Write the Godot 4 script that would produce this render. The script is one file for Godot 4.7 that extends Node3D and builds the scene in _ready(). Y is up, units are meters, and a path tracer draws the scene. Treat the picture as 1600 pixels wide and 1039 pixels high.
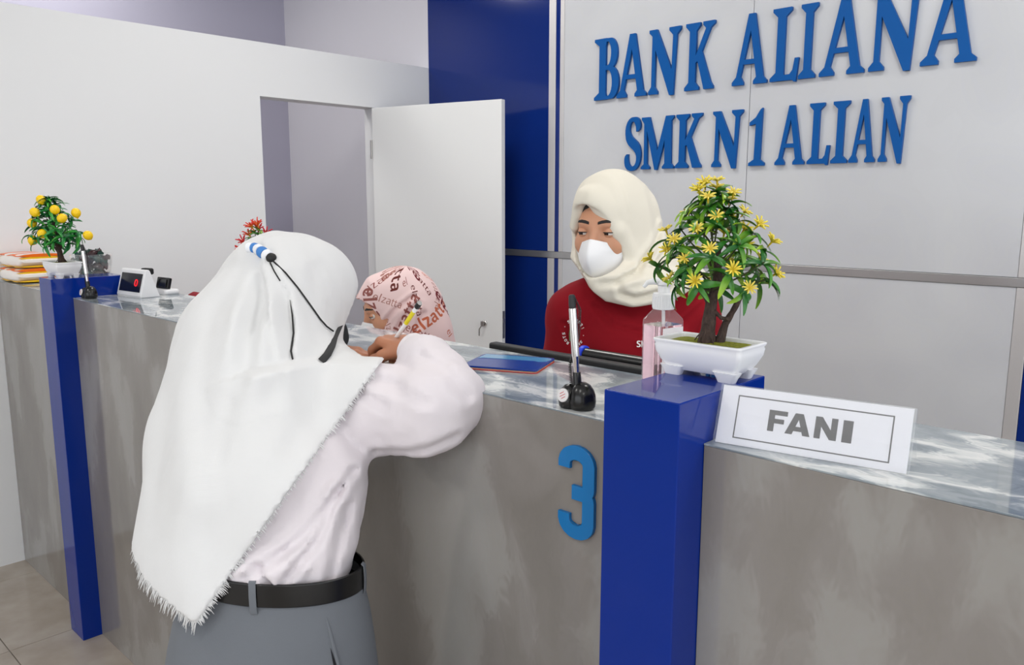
extends Node3D
# A bank teller counter in a school: room, three counter bays, two tellers, a customer writing at the counter.
# World: the counter fronts run along x at z = -0.916, the sign wall stands at z = -3.2, the floor is y = 0.

const YAW := 0.761368
var M := {}
var used_names := {}

func _ready() -> void:
	setup_view()
	make_materials()
	build_room()
	build_sign()
	build_counters()
	build_objects()
	build_plants()
	build_people()

func setup_view() -> void:
	var cam := Camera3D.new()
	cam.name = "camera"
	cam.fov = 44.64
	cam.near = 0.05
	cam.far = 60.0
	add_child(cam)
	cam.position = Vector3(0, 1.5, 0)
	cam.basis = Basis(Vector3.UP, YAW) * Basis(Vector3.RIGHT, -0.160756) * Basis(Vector3.BACK, 0.00067)
	cam.current = true
	var sm := ProceduralSkyMaterial.new()
	sm.sky_top_color = Color(0.80, 0.86, 0.95)
	sm.sky_horizon_color = Color(0.97, 0.97, 0.98)
	sm.sky_curve = 0.25
	sm.ground_bottom_color = Color(0.62, 0.61, 0.60)
	sm.ground_horizon_color = Color(0.90, 0.90, 0.90)
	sm.ground_curve = 0.1
	var sky := Sky.new()
	sky.sky_material = sm
	var e := Environment.new()
	e.background_mode = Environment.BG_SKY
	e.sky = sky
	e.background_energy_multiplier = 1.6
	e.tonemap_mode = Environment.TONE_MAPPER_LINEAR
	e.tonemap_exposure = 0.672
	e.sdfgi_enabled = true
	e.ssao_enabled = true
	e.ssil_enabled = true
	var we := WorldEnvironment.new()
	we.name = "world_environment"
	we.environment = e
	add_child(we)
	# daylight of the shop windows behind and to the right of the viewer, just inside their panes
	for c in CEILING_LIGHTS:
		var cl := AreaLight3D.new()
		cl.name = "ceiling_light_glow"
		cl.area_size = Vector2(0.56, 0.56)
		cl.position = c + Vector3(0, -0.045, 0)
		cl.rotation.x = -PI / 2
		cl.light_color = Color(1.0, 0.99, 0.97)
		cl.light_energy = 2.6 if c.x < -1.0 else 2.0
		cl.shadow_enabled = true
		cl.set("area_range", 20.0)
		add_child(cl, true)
	for w in WINDOWS:
		var al := AreaLight3D.new()
		al.name = "window_daylight"
		al.area_size = w[1]
		al.position = w[0]
		al.rotation.y = w[2]
		al.light_color = Color(0.97, 0.985, 1.0)
		al.light_energy = w[3]
		al.shadow_enabled = true
		al.set("area_range", 20.0)
		add_child(al, true)

const CEILING_LIGHTS := [Vector3(-4.55, 3.2, -1.6), Vector3(-2.4, 3.2, -2.0), Vector3(-0.4, 3.2, -2.0), Vector3(1.6, 3.2, -2.0), Vector3(-2.4, 3.2, 0.9), Vector3(-0.4, 3.2, 0.9), Vector3(1.6, 3.2, 0.9)]

const WINDOWS := [
	[Vector3(-0.6, 1.55, 3.30), Vector2(4.3, 2.3), 0.0, 6.2],
	[Vector3(3.10, 1.45, -0.2), Vector2(5.5, 2.5), PI / 2, 11.0],
]

# ------------------------------------------------------------------ names and tags
func numbered(n: String) -> String:
	var k: int = used_names.get(n, 0)
	used_names[n] = k + 1
	return n if k == 0 else "%s_%03d" % [n, k]

func root(called: String, label: String, category: String, at := Vector3.ZERO, turn := 0.0, group := "") -> Node3D:
	var o := Node3D.new()
	o.name = numbered(called)
	add_child(o)
	o.position = at
	o.rotation.y = turn
	tag(o, label, category, group)
	return o

func tag(o: Node, label: String, category: String, group := "") -> void:
	o.set_meta("label", label)
	o.set_meta("category", category)
	if group:
		o.set_meta("group", group)

func put(called: String, mesh: Mesh, mat: Material, parent: Node3D = null) -> MeshInstance3D:
	var o := MeshInstance3D.new()
	o.mesh = mesh
	o.material_override = mat
	if parent == null:
		o.name = numbered(called)
		add_child(o)
	else:
		o.name = called
		parent.add_child(o, true)
	return o

func struct(called: String, mesh: Mesh, mat: Material, parent: Node3D = null) -> MeshInstance3D:
	var o := put(called, mesh, mat, parent)
	if parent == null:
		o.set_meta("kind", "structure")
	return o

func struct_root(called: String, at := Vector3.ZERO) -> Node3D:
	var o := Node3D.new()
	o.name = called
	add_child(o)
	o.position = at
	o.set_meta("kind", "structure")
	return o

# ------------------------------------------------------------------ materials
func mat(called: String, c: Color, rough := 0.5, metal := 0.0, spec := 0.5) -> StandardMaterial3D:
	var m := StandardMaterial3D.new()
	m.resource_name = called
	m.albedo_color = c
	m.roughness = rough
	m.metallic = metal
	m.metallic_specular = spec
	M[called] = m
	return m

func rgb(r: float, g: float, b: float) -> Color:
	return Color(r / 255.0, g / 255.0, b / 255.0)

func noise_tex(freq: float, octaves: int, ramp: Array, seed_: int, type := FastNoiseLite.FRACTAL_FBM, warp := 0.0, size := 512, sy := 0) -> NoiseTexture2D:
	var n := FastNoiseLite.new()
	n.seed = seed_
	n.noise_type = FastNoiseLite.TYPE_SIMPLEX_SMOOTH
	n.frequency = freq
	n.fractal_type = type
	n.fractal_octaves = octaves
	if warp > 0.0:
		n.domain_warp_enabled = true
		n.domain_warp_amplitude = warp
		n.domain_warp_frequency = freq * 0.8
		n.domain_warp_fractal_octaves = 3
	var t := NoiseTexture2D.new()
	t.width = size
	t.height = sy if sy > 0 else size
	t.seamless = true
	t.noise = n
	if ramp.size() > 0:
		var g := Gradient.new()
		var offs := PackedFloat32Array()
		var cols := PackedColorArray()
		for r in ramp:
			offs.append(r[0])
			cols.append(r[1])
		g.offsets = offs
		g.colors = cols
		t.color_ramp = g
	return t

func tri(m: StandardMaterial3D, tex: Texture2D, scale: Vector3, world := true) -> void:
	m.albedo_texture = tex
	m.uv1_triplanar = true
	m.uv1_world_triplanar = world
	m.uv1_scale = scale
	m.albedo_color = Color.WHITE

func relief(m: StandardMaterial3D, tex: Texture2D, cm: float) -> void:
	m.heightmap_enabled = true
	m.heightmap_texture = tex
	m.heightmap_scale = cm

func make_materials() -> void:
	mat("paint", rgb(231, 232, 233), 0.55)
	mat("lavender", rgb(178, 176, 194), 0.6)
	mat("lavender_pale", rgb(226, 225, 232), 0.55)
	mat("ceiling", rgb(232, 232, 232), 0.8)
	mat("door_paint", rgb(231, 232, 232), 0.35)
	var f := mat("floor_tile", rgb(200, 190, 178), 0.13)
	tri(f, noise_tex(0.012, 4, [[0.0, rgb(164, 153, 140)], [0.5, rgb(175, 164, 152)], [1.0, rgb(185, 176, 165)]], 5), Vector3(0.9, 0.9, 0.9))
	mat("grout", rgb(150, 142, 134), 0.8)
	var wp := mat("wall_panel", rgb(203, 204, 208), 0.22)
	tri(wp, noise_tex(0.006, 3, [[0.0, rgb(200, 202, 207)], [1.0, rgb(210, 212, 215)]], 9), Vector3(0.5, 0.5, 0.5))
	mat("wall_blue", rgb(12, 42, 118), 0.10, 0.0, 0.4)
	mat("blue_lacquer", rgb(9, 45, 136), 0.04, 0.0, 0.34)
	mat("aluminium", rgb(190, 190, 190), 0.32, 0.85)
	mat("aluminium_light", rgb(214, 212, 212), 0.35, 0.4)
	mat("joint_dark", rgb(196, 196, 198), 0.7)
	mat("paint_street", rgb(168, 163, 156), 0.7)
	var cf := mat("laminate_grey", rgb(150, 146, 142), 0.09)
	tri(cf, noise_tex(0.0030, 5, [[0.0, rgb(122, 117, 112)], [0.42, rgb(132, 127, 122)], [0.55, rgb(137, 132, 128)], [0.66, rgb(148, 145, 141)], [1.0, rgb(154, 152, 149)]], 21, FastNoiseLite.FRACTAL_FBM, 110.0, 1024), Vector3(0.9, 0.42, 0.9))
	var mt := mat("marble", rgb(210, 214, 216), 0.04)
	tri(mt, noise_tex(0.0032, 5, [[0.0, rgb(104, 113, 122)], [0.25, rgb(122, 132, 140)], [0.38, rgb(150, 158, 163)], [0.45, rgb(198, 202, 203)], [0.54, rgb(224, 225, 223)], [0.61, rgb(190, 194, 196)], [0.72, rgb(150, 158, 163)], [1.0, rgb(112, 121, 130)]], 37, FastNoiseLite.FRACTAL_FBM, 160.0, 1024), Vector3(0.8, 1.6, 1.6))
	mat("sign_blue", rgb(8, 86, 160), 0.4, 0.0, 0.3)
	mat("number_blue", rgb(6, 112, 178), 0.25)
	mat("white_plastic", rgb(236, 236, 238), 0.3)
	mat("black_plastic", rgb(16, 16, 17), 0.25)
	mat("dark_rubber", rgb(38, 39, 40), 0.55)
	mat("chrome", rgb(225, 222, 220), 0.15, 1.0)
	mat("steel_dull", rgb(170, 168, 165), 0.35, 0.9)
	mat("red_fabric", rgb(150, 18, 34), 0.8)
	mat("desk_wood", rgb(238, 238, 238), 0.4)
	var g := mat("pane_glass", Color(0.9, 0.95, 0.95, 0.08), 0.02)
	g.transparency = BaseMaterial3D.TRANSPARENCY_ALPHA
	var lamp := mat("lamp_diffuser", rgb(245, 245, 245), 0.6)
	lamp.emission_enabled = true
	lamp.emission = Color(1.0, 0.99, 0.97)
	lamp.emission_energy_multiplier = 1.5
	mat("ground_outside", rgb(150, 148, 142), 0.9)
# ------------------------------------------------------------------ mesh helpers
func st_new() -> SurfaceTool:
	var st := SurfaceTool.new()
	st.begin(Mesh.PRIMITIVE_TRIANGLES)
	return st

# indexed geometry with given smooth normals; triangles listed counter-clockwise seen from outside
func arr_mesh(v: PackedVector3Array, n: PackedVector3Array, idx: PackedInt32Array, uv := PackedVector2Array(), col := PackedColorArray()) -> ArrayMesh:
	var a := []
	a.resize(Mesh.ARRAY_MAX)
	a[Mesh.ARRAY_VERTEX] = v
	a[Mesh.ARRAY_NORMAL] = n
	if uv.size():
		a[Mesh.ARRAY_TEX_UV] = uv
	if col.size():
		a[Mesh.ARRAY_COLOR] = col
	var flip := PackedInt32Array()
	flip.resize(idx.size())
	for i in range(0, idx.size(), 3):
		flip[i] = idx[i]
		flip[i + 1] = idx[i + 2]
		flip[i + 2] = idx[i + 1]
	a[Mesh.ARRAY_INDEX] = flip
	var m := ArrayMesh.new()
	m.add_surface_from_arrays(Mesh.PRIMITIVE_TRIANGLES, a)
	return m

class Geo:
	var v := PackedVector3Array()
	var n := PackedVector3Array()
	var uv := PackedVector2Array()
	var i := PackedInt32Array()
	var c := PackedColorArray()
	var tint := Color.WHITE
	func vert(p: Vector3, nn: Vector3, u := Vector2.ZERO) -> int:
		v.append(p)
		n.append(nn)
		uv.append(u)
		c.append(tint)
		return v.size() - 1
	func face(a: int, b: int, d: int) -> void:
		i.append(a)
		i.append(b)
		i.append(d)
	func quad(a: Vector3, b: Vector3, cc: Vector3, d: Vector3) -> void:
		var nn := (b - a).cross(d - a)
		if nn.length_squared() < 1e-20:
			nn = (cc - b).cross(d - b)
		nn = nn.normalized()
		var k := vert(a, nn, Vector2(0, 1))
		vert(b, nn, Vector2(1, 1))
		vert(cc, nn, Vector2(1, 0))
		vert(d, nn, Vector2(0, 0))
		face(k, k + 1, k + 2)
		face(k, k + 2, k + 3)
	# a box with rounded edges: centre, full size, edge radius, orientation
	func box(at: Vector3, size: Vector3, r := 0.002, basis := Basis(), seg := 2) -> void:
		var h := size * 0.5
		r = minf(r, minf(h.x, minf(h.y, h.z)) * 0.98)
		for axis in 3:
			for sgn in [-1.0, 1.0]:
				var ua := (axis + 1) % 3
				var va := (axis + 2) % 3
				var us := _stops(h[ua], r, seg)
				var vs := _stops(h[va], r, seg)
				var start := v.size()
				for y in vs.size():
					for x in us.size():
						var p := Vector3.ZERO
						p[axis] = h[axis] * sgn
						p[ua] = us[x]
						p[va] = vs[y]
						var q := Vector3(clampf(p.x, -h.x + r, h.x - r), clampf(p.y, -h.y + r, h.y - r), clampf(p.z, -h.z + r, h.z - r))
						var dd := p - q
						var nn := dd.normalized() if dd.length() > 1e-9 else Vector3.UP
						vert(at + basis * (q + nn * r), basis * nn, Vector2(us[x] / (2 * h[ua]) + 0.5, vs[y] / (2 * h[va]) + 0.5))
				var w := us.size()
				for y in vs.size() - 1:
					for x in w - 1:
						var a := start + y * w + x
						if sgn > 0:
							face(a, a + 1, a + w + 1)
							face(a, a + w + 1, a + w)
						else:
							face(a, a + w + 1, a + 1)
							face(a, a + w, a + w + 1)
	func _stops(h: float, r: float, seg: int) -> PackedFloat32Array:
		var o := PackedFloat32Array()
		for k in seg + 1:
			o.append(-h + r - r * tan((1.0 - float(k) / seg) * PI / 4))
		for k in seg + 1:
			o.append(h - r + r * tan(float(k) / seg * PI / 4))
		return o
	# rings: Array of PackedVector3Array of one size; joined into a skin with smooth normals
	func skin(rings: Array, closed := true, cap_a := false, cap_b := false) -> void:
		var w: int = rings[0].size()
		var hh := rings.size()
		var start := v.size()
		for y in hh:
			for x in w + (1 if closed else 0):
				var xi := x % w
				var ra: PackedVector3Array = rings[y]
				var x0 := (xi + w - 1) % w if closed else maxi(xi - 1, 0)
				var x1 := (xi + 1) % w if closed else mini(xi + 1, w - 1)
				var du := ra[x1] - ra[x0]
				var dv: Vector3 = rings[mini(y + 1, hh - 1)][xi] - rings[maxi(y - 1, 0)][xi]
				var nn := du.cross(dv)
				if nn.length() < 1e-12:
					var yb := y + 1 if y == 0 else y - 1
					var rb: PackedVector3Array = rings[clampi(yb, 0, hh - 1)]
					nn = (rb[x1] - rb[x0]).cross(dv)
				vert(ra[xi], nn.normalized(), Vector2(float(x) / w, float(y) / (hh - 1)))
		var ww := w + (1 if closed else 0)
		for y in hh - 1:
			for x in ww - 1:
				var a := start + y * ww + x
				face(a, a + 1, a + ww + 1)
				face(a, a + ww + 1, a + ww)
		if cap_a:
			_cap(rings[0], true)
		if cap_b:
			_cap(rings[hh - 1], false)
	func _cap(ring: PackedVector3Array, first: bool) -> void:
		var m := Vector3.ZERO
		for p in ring:
			m += p
		m /= ring.size()
		var nn := Vector3.ZERO
		for k in ring.size():
			nn += (ring[k] - m).cross(ring[(k + 1) % ring.size()] - m)
		nn = -nn.normalized() if first else nn.normalized()
		var k0 := vert(m, nn)
		for p in ring:
			vert(p, nn)
		for k in ring.size():
			var b := k0 + 1 + k
			var d := k0 + 1 + (k + 1) % ring.size()
			if first:
				face(k0, d, b)
			else:
				face(k0, b, d)
	# lathe about y: profile of (radius, height) from bottom to top
	func lathe(at: Vector3, prof: Array, seg := 24, basis := Basis()) -> void:
		var rings := []
		for q in prof:
			var ring := PackedVector3Array()
			for k in seg:
				var a := -TAU * k / seg
				ring.append(at + basis * Vector3(cos(a) * maxf(q[0], 1e-5), q[1], sin(a) * maxf(q[0], 1e-5)))
			rings.append(ring)
		skin(rings, true)
	# round tube along points with radii
	func tube(pts: Array, radii: Array, seg := 10, caps := true) -> void:
		var rings := []
		var up := Vector3.UP
		var nrm := Vector3.ZERO
		for k in pts.size():
			var d: Vector3 = (pts[mini(k + 1, pts.size() - 1)] - pts[maxi(k - 1, 0)]).normalized()
			if k == 0:
				nrm = d.cross(up if absf(d.dot(up)) < 0.9 else Vector3.RIGHT).normalized()
			else:
				nrm = (nrm - d * nrm.dot(d)).normalized()
			var bin := d.cross(nrm)
			var r: float = radii[mini(k, radii.size() - 1)]
			var ring := PackedVector3Array()
			for s in seg:
				var a := TAU * s / seg
				ring.append(pts[k] + (nrm * cos(a) + bin * sin(a)) * r)
			rings.append(ring)
		skin(rings, true, caps, caps)
	# a flat outline (counter-clockwise in x-y) extruded from z = 0 to z = depth
	func prism(poly: PackedVector2Array, depth: float, xf := Transform3D(), bev := 0.0) -> void:
		if Geometry2D.is_polygon_clockwise(poly):
			poly = poly.duplicate()
			poly.reverse()
		var t := Geometry2D.triangulate_polygon(poly)
		var top := poly
		if bev > 0.0:
			var sh := PackedVector2Array()
			for k in poly.size():
				var a := (poly[k] - poly[(k + poly.size() - 1) % poly.size()]).normalized()
				var b := (poly[(k + 1) % poly.size()] - poly[k]).normalized()
				var nn := Vector2(-a.y - b.y, a.x + b.x).normalized()
				sh.append(poly[k] + nn * bev)
			top = sh
		for side in [0, 1]:
			var z := depth if side == 1 else 0.0
			var pl := top if side == 1 else poly
			var nn := xf.basis * (Vector3.BACK if side == 1 else Vector3.FORWARD)
			var k0 := v.size()
			for q in pl:
				vert(xf * Vector3(q.x, q.y, z), nn.normalized(), q)
			for k in range(0, t.size(), 3):
				var a := t[k]
				var b := t[k + 1]
				var d := t[k + 2]
				var ccw := (poly[b] - poly[a]).cross(poly[d] - poly[a]) > 0
				if ccw == (side == 1):
					face(k0 + a, k0 + b, k0 + d)
				else:
					face(k0 + a, k0 + d, k0 + b)
		var zs := [0.0, depth] if bev <= 0.0 else [0.0, depth - bev, depth]
		for lv in zs.size() - 1:
			for k in poly.size():
				var k1 := (k + 1) % poly.size()
				var lo := poly
				var hi := top if lv == zs.size() - 2 and bev > 0.0 else poly
				quad(xf * Vector3(lo[k].x, lo[k].y, zs[lv]), xf * Vector3(lo[k1].x, lo[k1].y, zs[lv]), xf * Vector3(hi[k1].x, hi[k1].y, zs[lv + 1]), xf * Vector3(hi[k].x, hi[k].y, zs[lv + 1]))
	func ball(at: Vector3, r: Vector3, basis := Basis(), seg := 16, rows := 10) -> void:
		var rings := []
		for y in rows + 1:
			var t := -PI / 2 + PI * y / rows
			var ring := PackedVector3Array()
			for k in seg:
				var a := -TAU * k / seg
				var cr := maxf(cos(t), 1e-4)
				ring.append(at + basis * Vector3(cos(a) * cr * r.x, sin(t) * r.y, sin(a) * cr * r.z))
			rings.append(ring)
		skin(rings, true)

func done(g: Geo, colored := false) -> ArrayMesh:
	return arr_mesh(g.v, g.n, g.i, g.uv, g.c if colored else PackedColorArray())

func box_mesh(lo: Vector3, hi: Vector3, r := 0.002) -> ArrayMesh:
	var g := Geo.new()
	g.box((lo + hi) * 0.5, hi - lo, r)
	return done(g)

# lettering as solid geometry: returns the mesh and its own bounds, laid on x-y with its face towards +z
func letter_mesh(text: String, font_name: String, bold: bool, depth: float, px := 64) -> TextMesh:
	var f := SystemFont.new()
	f.font_names = PackedStringArray([font_name])
	f.font_weight = 700 if bold else 400
	var t := TextMesh.new()
	t.font = f
	t.text = text
	t.font_size = px
	t.pixel_size = 0.01
	t.depth = depth
	t.curve_step = 2.0
	return t

# the same lettering fitted into a box w x h (x-y), its face at z = depth, back at z = 0
func fitted(text: String, font_name: String, bold: bool, lo: Vector2, hi: Vector2, depth: float) -> ArrayMesh:
	var t := letter_mesh(text, font_name, bold, 0.1)
	var a := t.get_mesh_arrays()
	var v: PackedVector3Array = a[Mesh.ARRAY_VERTEX]
	var n: PackedVector3Array = a[Mesh.ARRAY_NORMAL]
	var mn := Vector3(1e9, 1e9, 1e9)
	var mx := -mn
	for p in v:
		mn = mn.min(p)
		mx = mx.max(p)
	var s := Vector3((hi.x - lo.x) / (mx.x - mn.x), (hi.y - lo.y) / (mx.y - mn.y), depth / (mx.z - mn.z))
	for k in v.size():
		v[k] = Vector3(lo.x, lo.y, 0) + (v[k] - mn) * s
		n[k] = (n[k] / s).normalized()
	a[Mesh.ARRAY_VERTEX] = v
	a[Mesh.ARRAY_NORMAL] = n
	a[Mesh.ARRAY_TANGENT] = null
	var m := ArrayMesh.new()
	m.add_surface_from_arrays(Mesh.PRIMITIVE_TRIANGLES, a)
	return m
# ------------------------------------------------------------------ the room
const ZB := -3.2        # face of the sign wall
const XL := -3.72       # face of the low white partition
const YP := 2.262       # its top

func slab(g: Geo, lo: Vector3, hi: Vector3, r := 0.001) -> void:
	g.box((lo + hi) * 0.5, hi - lo, r, Basis(), 1)

func build_room() -> void:
	# floor: screed with glossy tiles of 0.6 m, thin recessed joints
	var fl := struct("floor", box_mesh(Vector3(-5.4, -0.2, -3.6), Vector3(3.4, -0.006, 3.7)), M.grout)
	var tile := box_mesh(Vector3(-0.2985, -0.008, -0.2985), Vector3(0.2985, 0.0, 0.2985), 0.0012)
	for ix in range(-9, 6):
		for iz in range(-6, 6):
			var t := struct("tile", tile, M.floor_tile, fl)
			t.position = Vector3(ix * 0.6 + 0.33, 0.0, iz * 0.6 + 0.24)
	var ce := Geo.new()
	slab(ce, Vector3(-5.4, 3.2, -3.6), Vector3(3.4, 3.4, 3.7))
	struct("ceiling", done(ce), M.ceiling)

	# sign wall: masonry core, composite panels in front of it with recessed joints
	var wb := Geo.new()
	slab(wb, Vector3(XL, -0.1, -3.6), Vector3(3.4, 3.3, ZB - 0.012))
	var wall := struct("wall_back", done(wb), M.joint_dark)
	var rows := [[0.0, 1.208], [1.243, 3.2]]
	for row in rows:
		var y0: float = row[0]
		var y1: float = row[1]
		struct("blue_panel", box_mesh(Vector3(XL, y0, ZB - 0.014), Vector3(-2.794, y1, ZB), 0.0015), M.wall_blue, wall)
		struct("aluminium_strip", box_mesh(Vector3(-2.793, y0, ZB - 0.014), Vector3(-2.748, y1, ZB + 0.002), 0.0015), M.aluminium_light, wall)
		struct("blue_strip", box_mesh(Vector3(-2.747, y0, ZB - 0.014), Vector3(-2.721, y1, ZB), 0.001), M.wall_blue, wall)
		struct("aluminium_strip", box_mesh(Vector3(-2.720, y0, ZB - 0.014), Vector3(-2.694, y1, ZB + 0.001), 0.0015), M.aluminium_light, wall)
		struct("panel", box_mesh(Vector3(-2.693, y0, ZB - 0.014), Vector3(-1.6862, y1, ZB), 0.0015), M.wall_panel, wall)
		struct("panel", box_mesh(Vector3(-1.6838, y0, ZB - 0.014), Vector3(-0.657, y1, ZB), 0.0015), M.wall_panel, wall)
		struct("aluminium_strip", box_mesh(Vector3(-0.656, y0, ZB - 0.014), Vector3(-0.613, y1, ZB + 0.002), 0.0015), M.aluminium_light, wall)
		struct("blue_panel", box_mesh(Vector3(-0.612, y0, ZB - 0.014), Vector3(0.6, y1, ZB), 0.0015), M.wall_blue, wall)
		struct("panel", box_mesh(Vector3(0.605, y0, ZB - 0.014), Vector3(3.1, y1, ZB), 0.0015), M.wall_panel, wall)
	struct("aluminium_band", box_mesh(Vector3(XL, 1.209, ZB - 0.014), Vector3(3.1, 1.242, ZB + 0.004), 0.002), M.aluminium, wall)

	# low partition on the left with a doorway (z -2.80 .. -2.114), and the room behind it
	var pl := Geo.new()
	var side := PackedVector2Array([Vector2(-3.22, 0), Vector2(-2.817, 0), Vector2(-2.817, 2.007), Vector2(-2.114, 2.007), Vector2(-2.114, 0), Vector2(3.5, 0), Vector2(3.5, YP), Vector2(-3.22, YP)])
	pl.prism(side, 0.11, Transform3D(Basis(Vector3(0, 0, 1), Vector3(0, 1, 0), Vector3(-1, 0, 0)), Vector3(XL, 0, 0)))
	struct("wall_left", done(pl), M.paint)
	var fw := Geo.new()
	slab(fw, Vector3(-5.45, 0, -3.7), Vector3(-5.25, 3.3, 3.7))
	struct("wall_far", done(fw), M.lavender)
	var bw := Geo.new()
	slab(bw, Vector3(-5.3, 0, -3.5), Vector3(XL - 0.0005, 3.3, ZB))
	struct("wall_rear", done(bw), M.lavender_pale)

	# street side: shop windows, and windows in the right wall
	var wf := Geo.new()
	for b in [[-5.4, -3.35, 0.0, 3.3], [-3.35, -2.8, 0.0, 3.3], [-2.8, 1.6, 0.0, 0.35], [-2.8, 1.6, 2.75, 3.3], [1.6, 3.4, 0.0, 3.3]]:
		slab(wf, Vector3(b[0], b[2], 3.45), Vector3(b[1], b[3], 3.65))
	struct("wall_front", done(wf), M.paint_street)
	var wr := Geo.new()
	for b in [[-3.6, -3.1, 0.0, 3.3], [-3.1, 2.7, 0.0, 0.15], [-3.1, 2.7, 2.75, 3.3], [2.7, 3.7, 0.0, 3.3]]:
		slab(wr, Vector3(3.2, b[2], b[0]), Vector3(3.4, b[3], b[1]))
	struct("wall_right", done(wr), M.paint)
	window("window_1", Vector3(-2.8, 0.35, 3.55), Vector3(1.6, 2.75, 3.55), 0)
	window("window_2", Vector3(3.3, 0.15, -3.1), Vector3(3.3, 2.75, 2.7), 2)
	struct("ground", box_mesh(Vector3(-20, -0.35, -20), Vector3(20, -0.21, 20)), M.ground_outside)

	# square ceiling lamps, above the frame
	for k in CEILING_LIGHTS.size():
		var c: Vector3 = CEILING_LIGHTS[k]
		var o := root("ceiling_light", "square white ceiling lamp of the room behind the white partition" if c.x < -4.0 else "square white ceiling lamp over the %s side of the counter" % ("tellers'" if c.z < 0 else "customers'"), "ceiling light", c, 0.0, "square ceiling lamps")
		put("frame", box_mesh(Vector3(-0.3, -0.03, -0.3), Vector3(0.3, 0.0, 0.3), 0.004), M.aluminium_light, o)
		put("diffuser", box_mesh(Vector3(-0.28, -0.036, -0.28), Vector3(0.28, -0.0305, 0.28), 0.002), M.lamp_diffuser, o)

	# the white door, standing open towards the sign wall
	var door := struct_root("door_1", Vector3(XL + 0.004, 0, -2.795))
	door.rotation.y = atan2(0.205, 0.797)
	var w := 0.822
	struct("leaf", box_mesh(Vector3(0, 0.012, -0.018), Vector3(w, 2.003, 0.018), 0.003), M.door_paint, door)
	var lp := struct("lock_plate", box_mesh(Vector3(w - 0.001, 0.79, -0.011), Vector3(w + 0.0012, 0.935, 0.011), 0.0005), M.steel_dull, door)
	var g := Geo.new()
	g.box(Vector3(w + 0.002, 0.885, 0), Vector3(0.003, 0.022, 0.012), 0.001)
	struct("latch", done(g), M.chrome, lp)
	g = Geo.new()
	g.lathe(Vector3(w - 0.105, 0.865, 0.018), [[0.0, 0.0], [0.016, 0.0], [0.016, 0.006], [0.012, 0.009], [0.0, 0.009]], 20, Basis(Vector3.RIGHT, PI / 2))
	var lc := struct("lock_cylinder", done(g), M.chrome, door)
	g = Geo.new()
	g.box(Vector3(w - 0.105, 0.865, 0.042), Vector3(0.020, 0.026, 0.003), 0.0012)
	g.box(Vector3(w - 0.105, 0.865, 0.030), Vector3(0.008, 0.004, 0.014), 0.001)
	g.tube([Vector3(w - 0.110, 0.854, 0.042), Vector3(w - 0.122, 0.835, 0.044), Vector3(w - 0.124, 0.800, 0.042)], [0.003, 0.0035, 0.0035], 6)
	struct("key", done(g), M.steel_dull, lc)
	for y in [0.25, 1.0, 1.78]:
		g = Geo.new()
		g.tube([Vector3(-0.004, y - 0.05, 0.022), Vector3(-0.004, y + 0.05, 0.022)], [0.006], 8)
		struct("hinge", done(g), M.steel_dull, door)

func window(called: String, lo: Vector3, hi: Vector3, axis: int) -> void:
	# an aluminium frame with mullions and three panes; axis 0 runs along x, 2 along z
	var w := struct_root(called)
	var a0 := lo[axis]
	var a1 := hi[axis]
	var dep := 2 if axis == 0 else 0
	var d := lo[dep]
	var mk := func(u0: float, u1: float, y0: float, y1: float, t: float) -> ArrayMesh:
		var p := Vector3.ZERO
		var q := Vector3.ZERO
		p[axis] = u0
		q[axis] = u1
		p.y = y0
		q.y = y1
		p[dep] = d - t
		q[dep] = d + t
		return box_mesh(p, q, 0.002)
	struct("frame", mk.call(a0, a1, lo.y, lo.y + 0.05, 0.03), M.aluminium_light, w)
	struct("frame", mk.call(a0, a1, hi.y - 0.05, hi.y, 0.03), M.aluminium_light, w)
	var n := 3
	for k in n + 1:
		var c: float = lerpf(a0 + 0.025, a1 - 0.025, float(k) / n)
		struct("mullion", mk.call(c - 0.025, c + 0.025, lo.y + 0.05, hi.y - 0.05, 0.028), M.aluminium_light, w)
		if k < n:
			var c1: float = lerpf(a0 + 0.025, a1 - 0.025, float(k + 1) / n)
			struct("pane", mk.call(c + 0.02, c1 - 0.02, lo.y + 0.04, hi.y - 0.04, 0.003), M.pane_glass, w)

# ------------------------------------------------------------------ lettering on the sign wall
func build_sign() -> void:
	var rows := [
		["wall_sign", "upper row of large blue serif letters on the grey sign wall, reading BANK ALIANA", "BANKALIANA", 1.977, 2.257,
			[[-2.492, -2.349], [-2.359, -2.194], [-2.182, -2.020], [-1.993, -1.853], [-1.763, -1.608], [-1.594, -1.476], [-1.475, -1.408], [-1.391, -1.220], [-1.204, -1.023], [-1.023, -0.842]]],
		["wall_sign", "lower row of smaller blue serif letters on the sign wall, reading SMK N 1 ALIAN", "SMKN1ALIAN", 1.646, 1.879,
			[]],
	]
	for r in rows:
		var boxes: Array = r[5] if r[5].size() else ROW2
		var o := root(r[0], r[1], "sign", Vector3(0, 0, ZB + 0.0015))
		for k in r[2].length():
			var ch: String = r[2][k]
			var b: Array = boxes[k]
			var h: float = r[4]
			var lo: float = r[3]
			if ch == "S":
				lo -= 0.006
				h += 0.006
			put("letter", sign_letter(ch, Vector2(b[0], lo), Vector2(b[1], h), 0.014), M.sign_blue, o)

const ROW2 := [[-2.306, -2.215], [-2.212, -2.037], [-2.028, -1.898], [-1.845, -1.706], [-1.676, -1.602], [-1.555, -1.432], [-1.420, -1.331], [-1.325, -1.262], [-1.255, -1.159], [-1.146, -1.046]]

# capitals with wedge serifs, each a set of strokes in a unit box
const STEM_FOOT := 0.045

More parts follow.
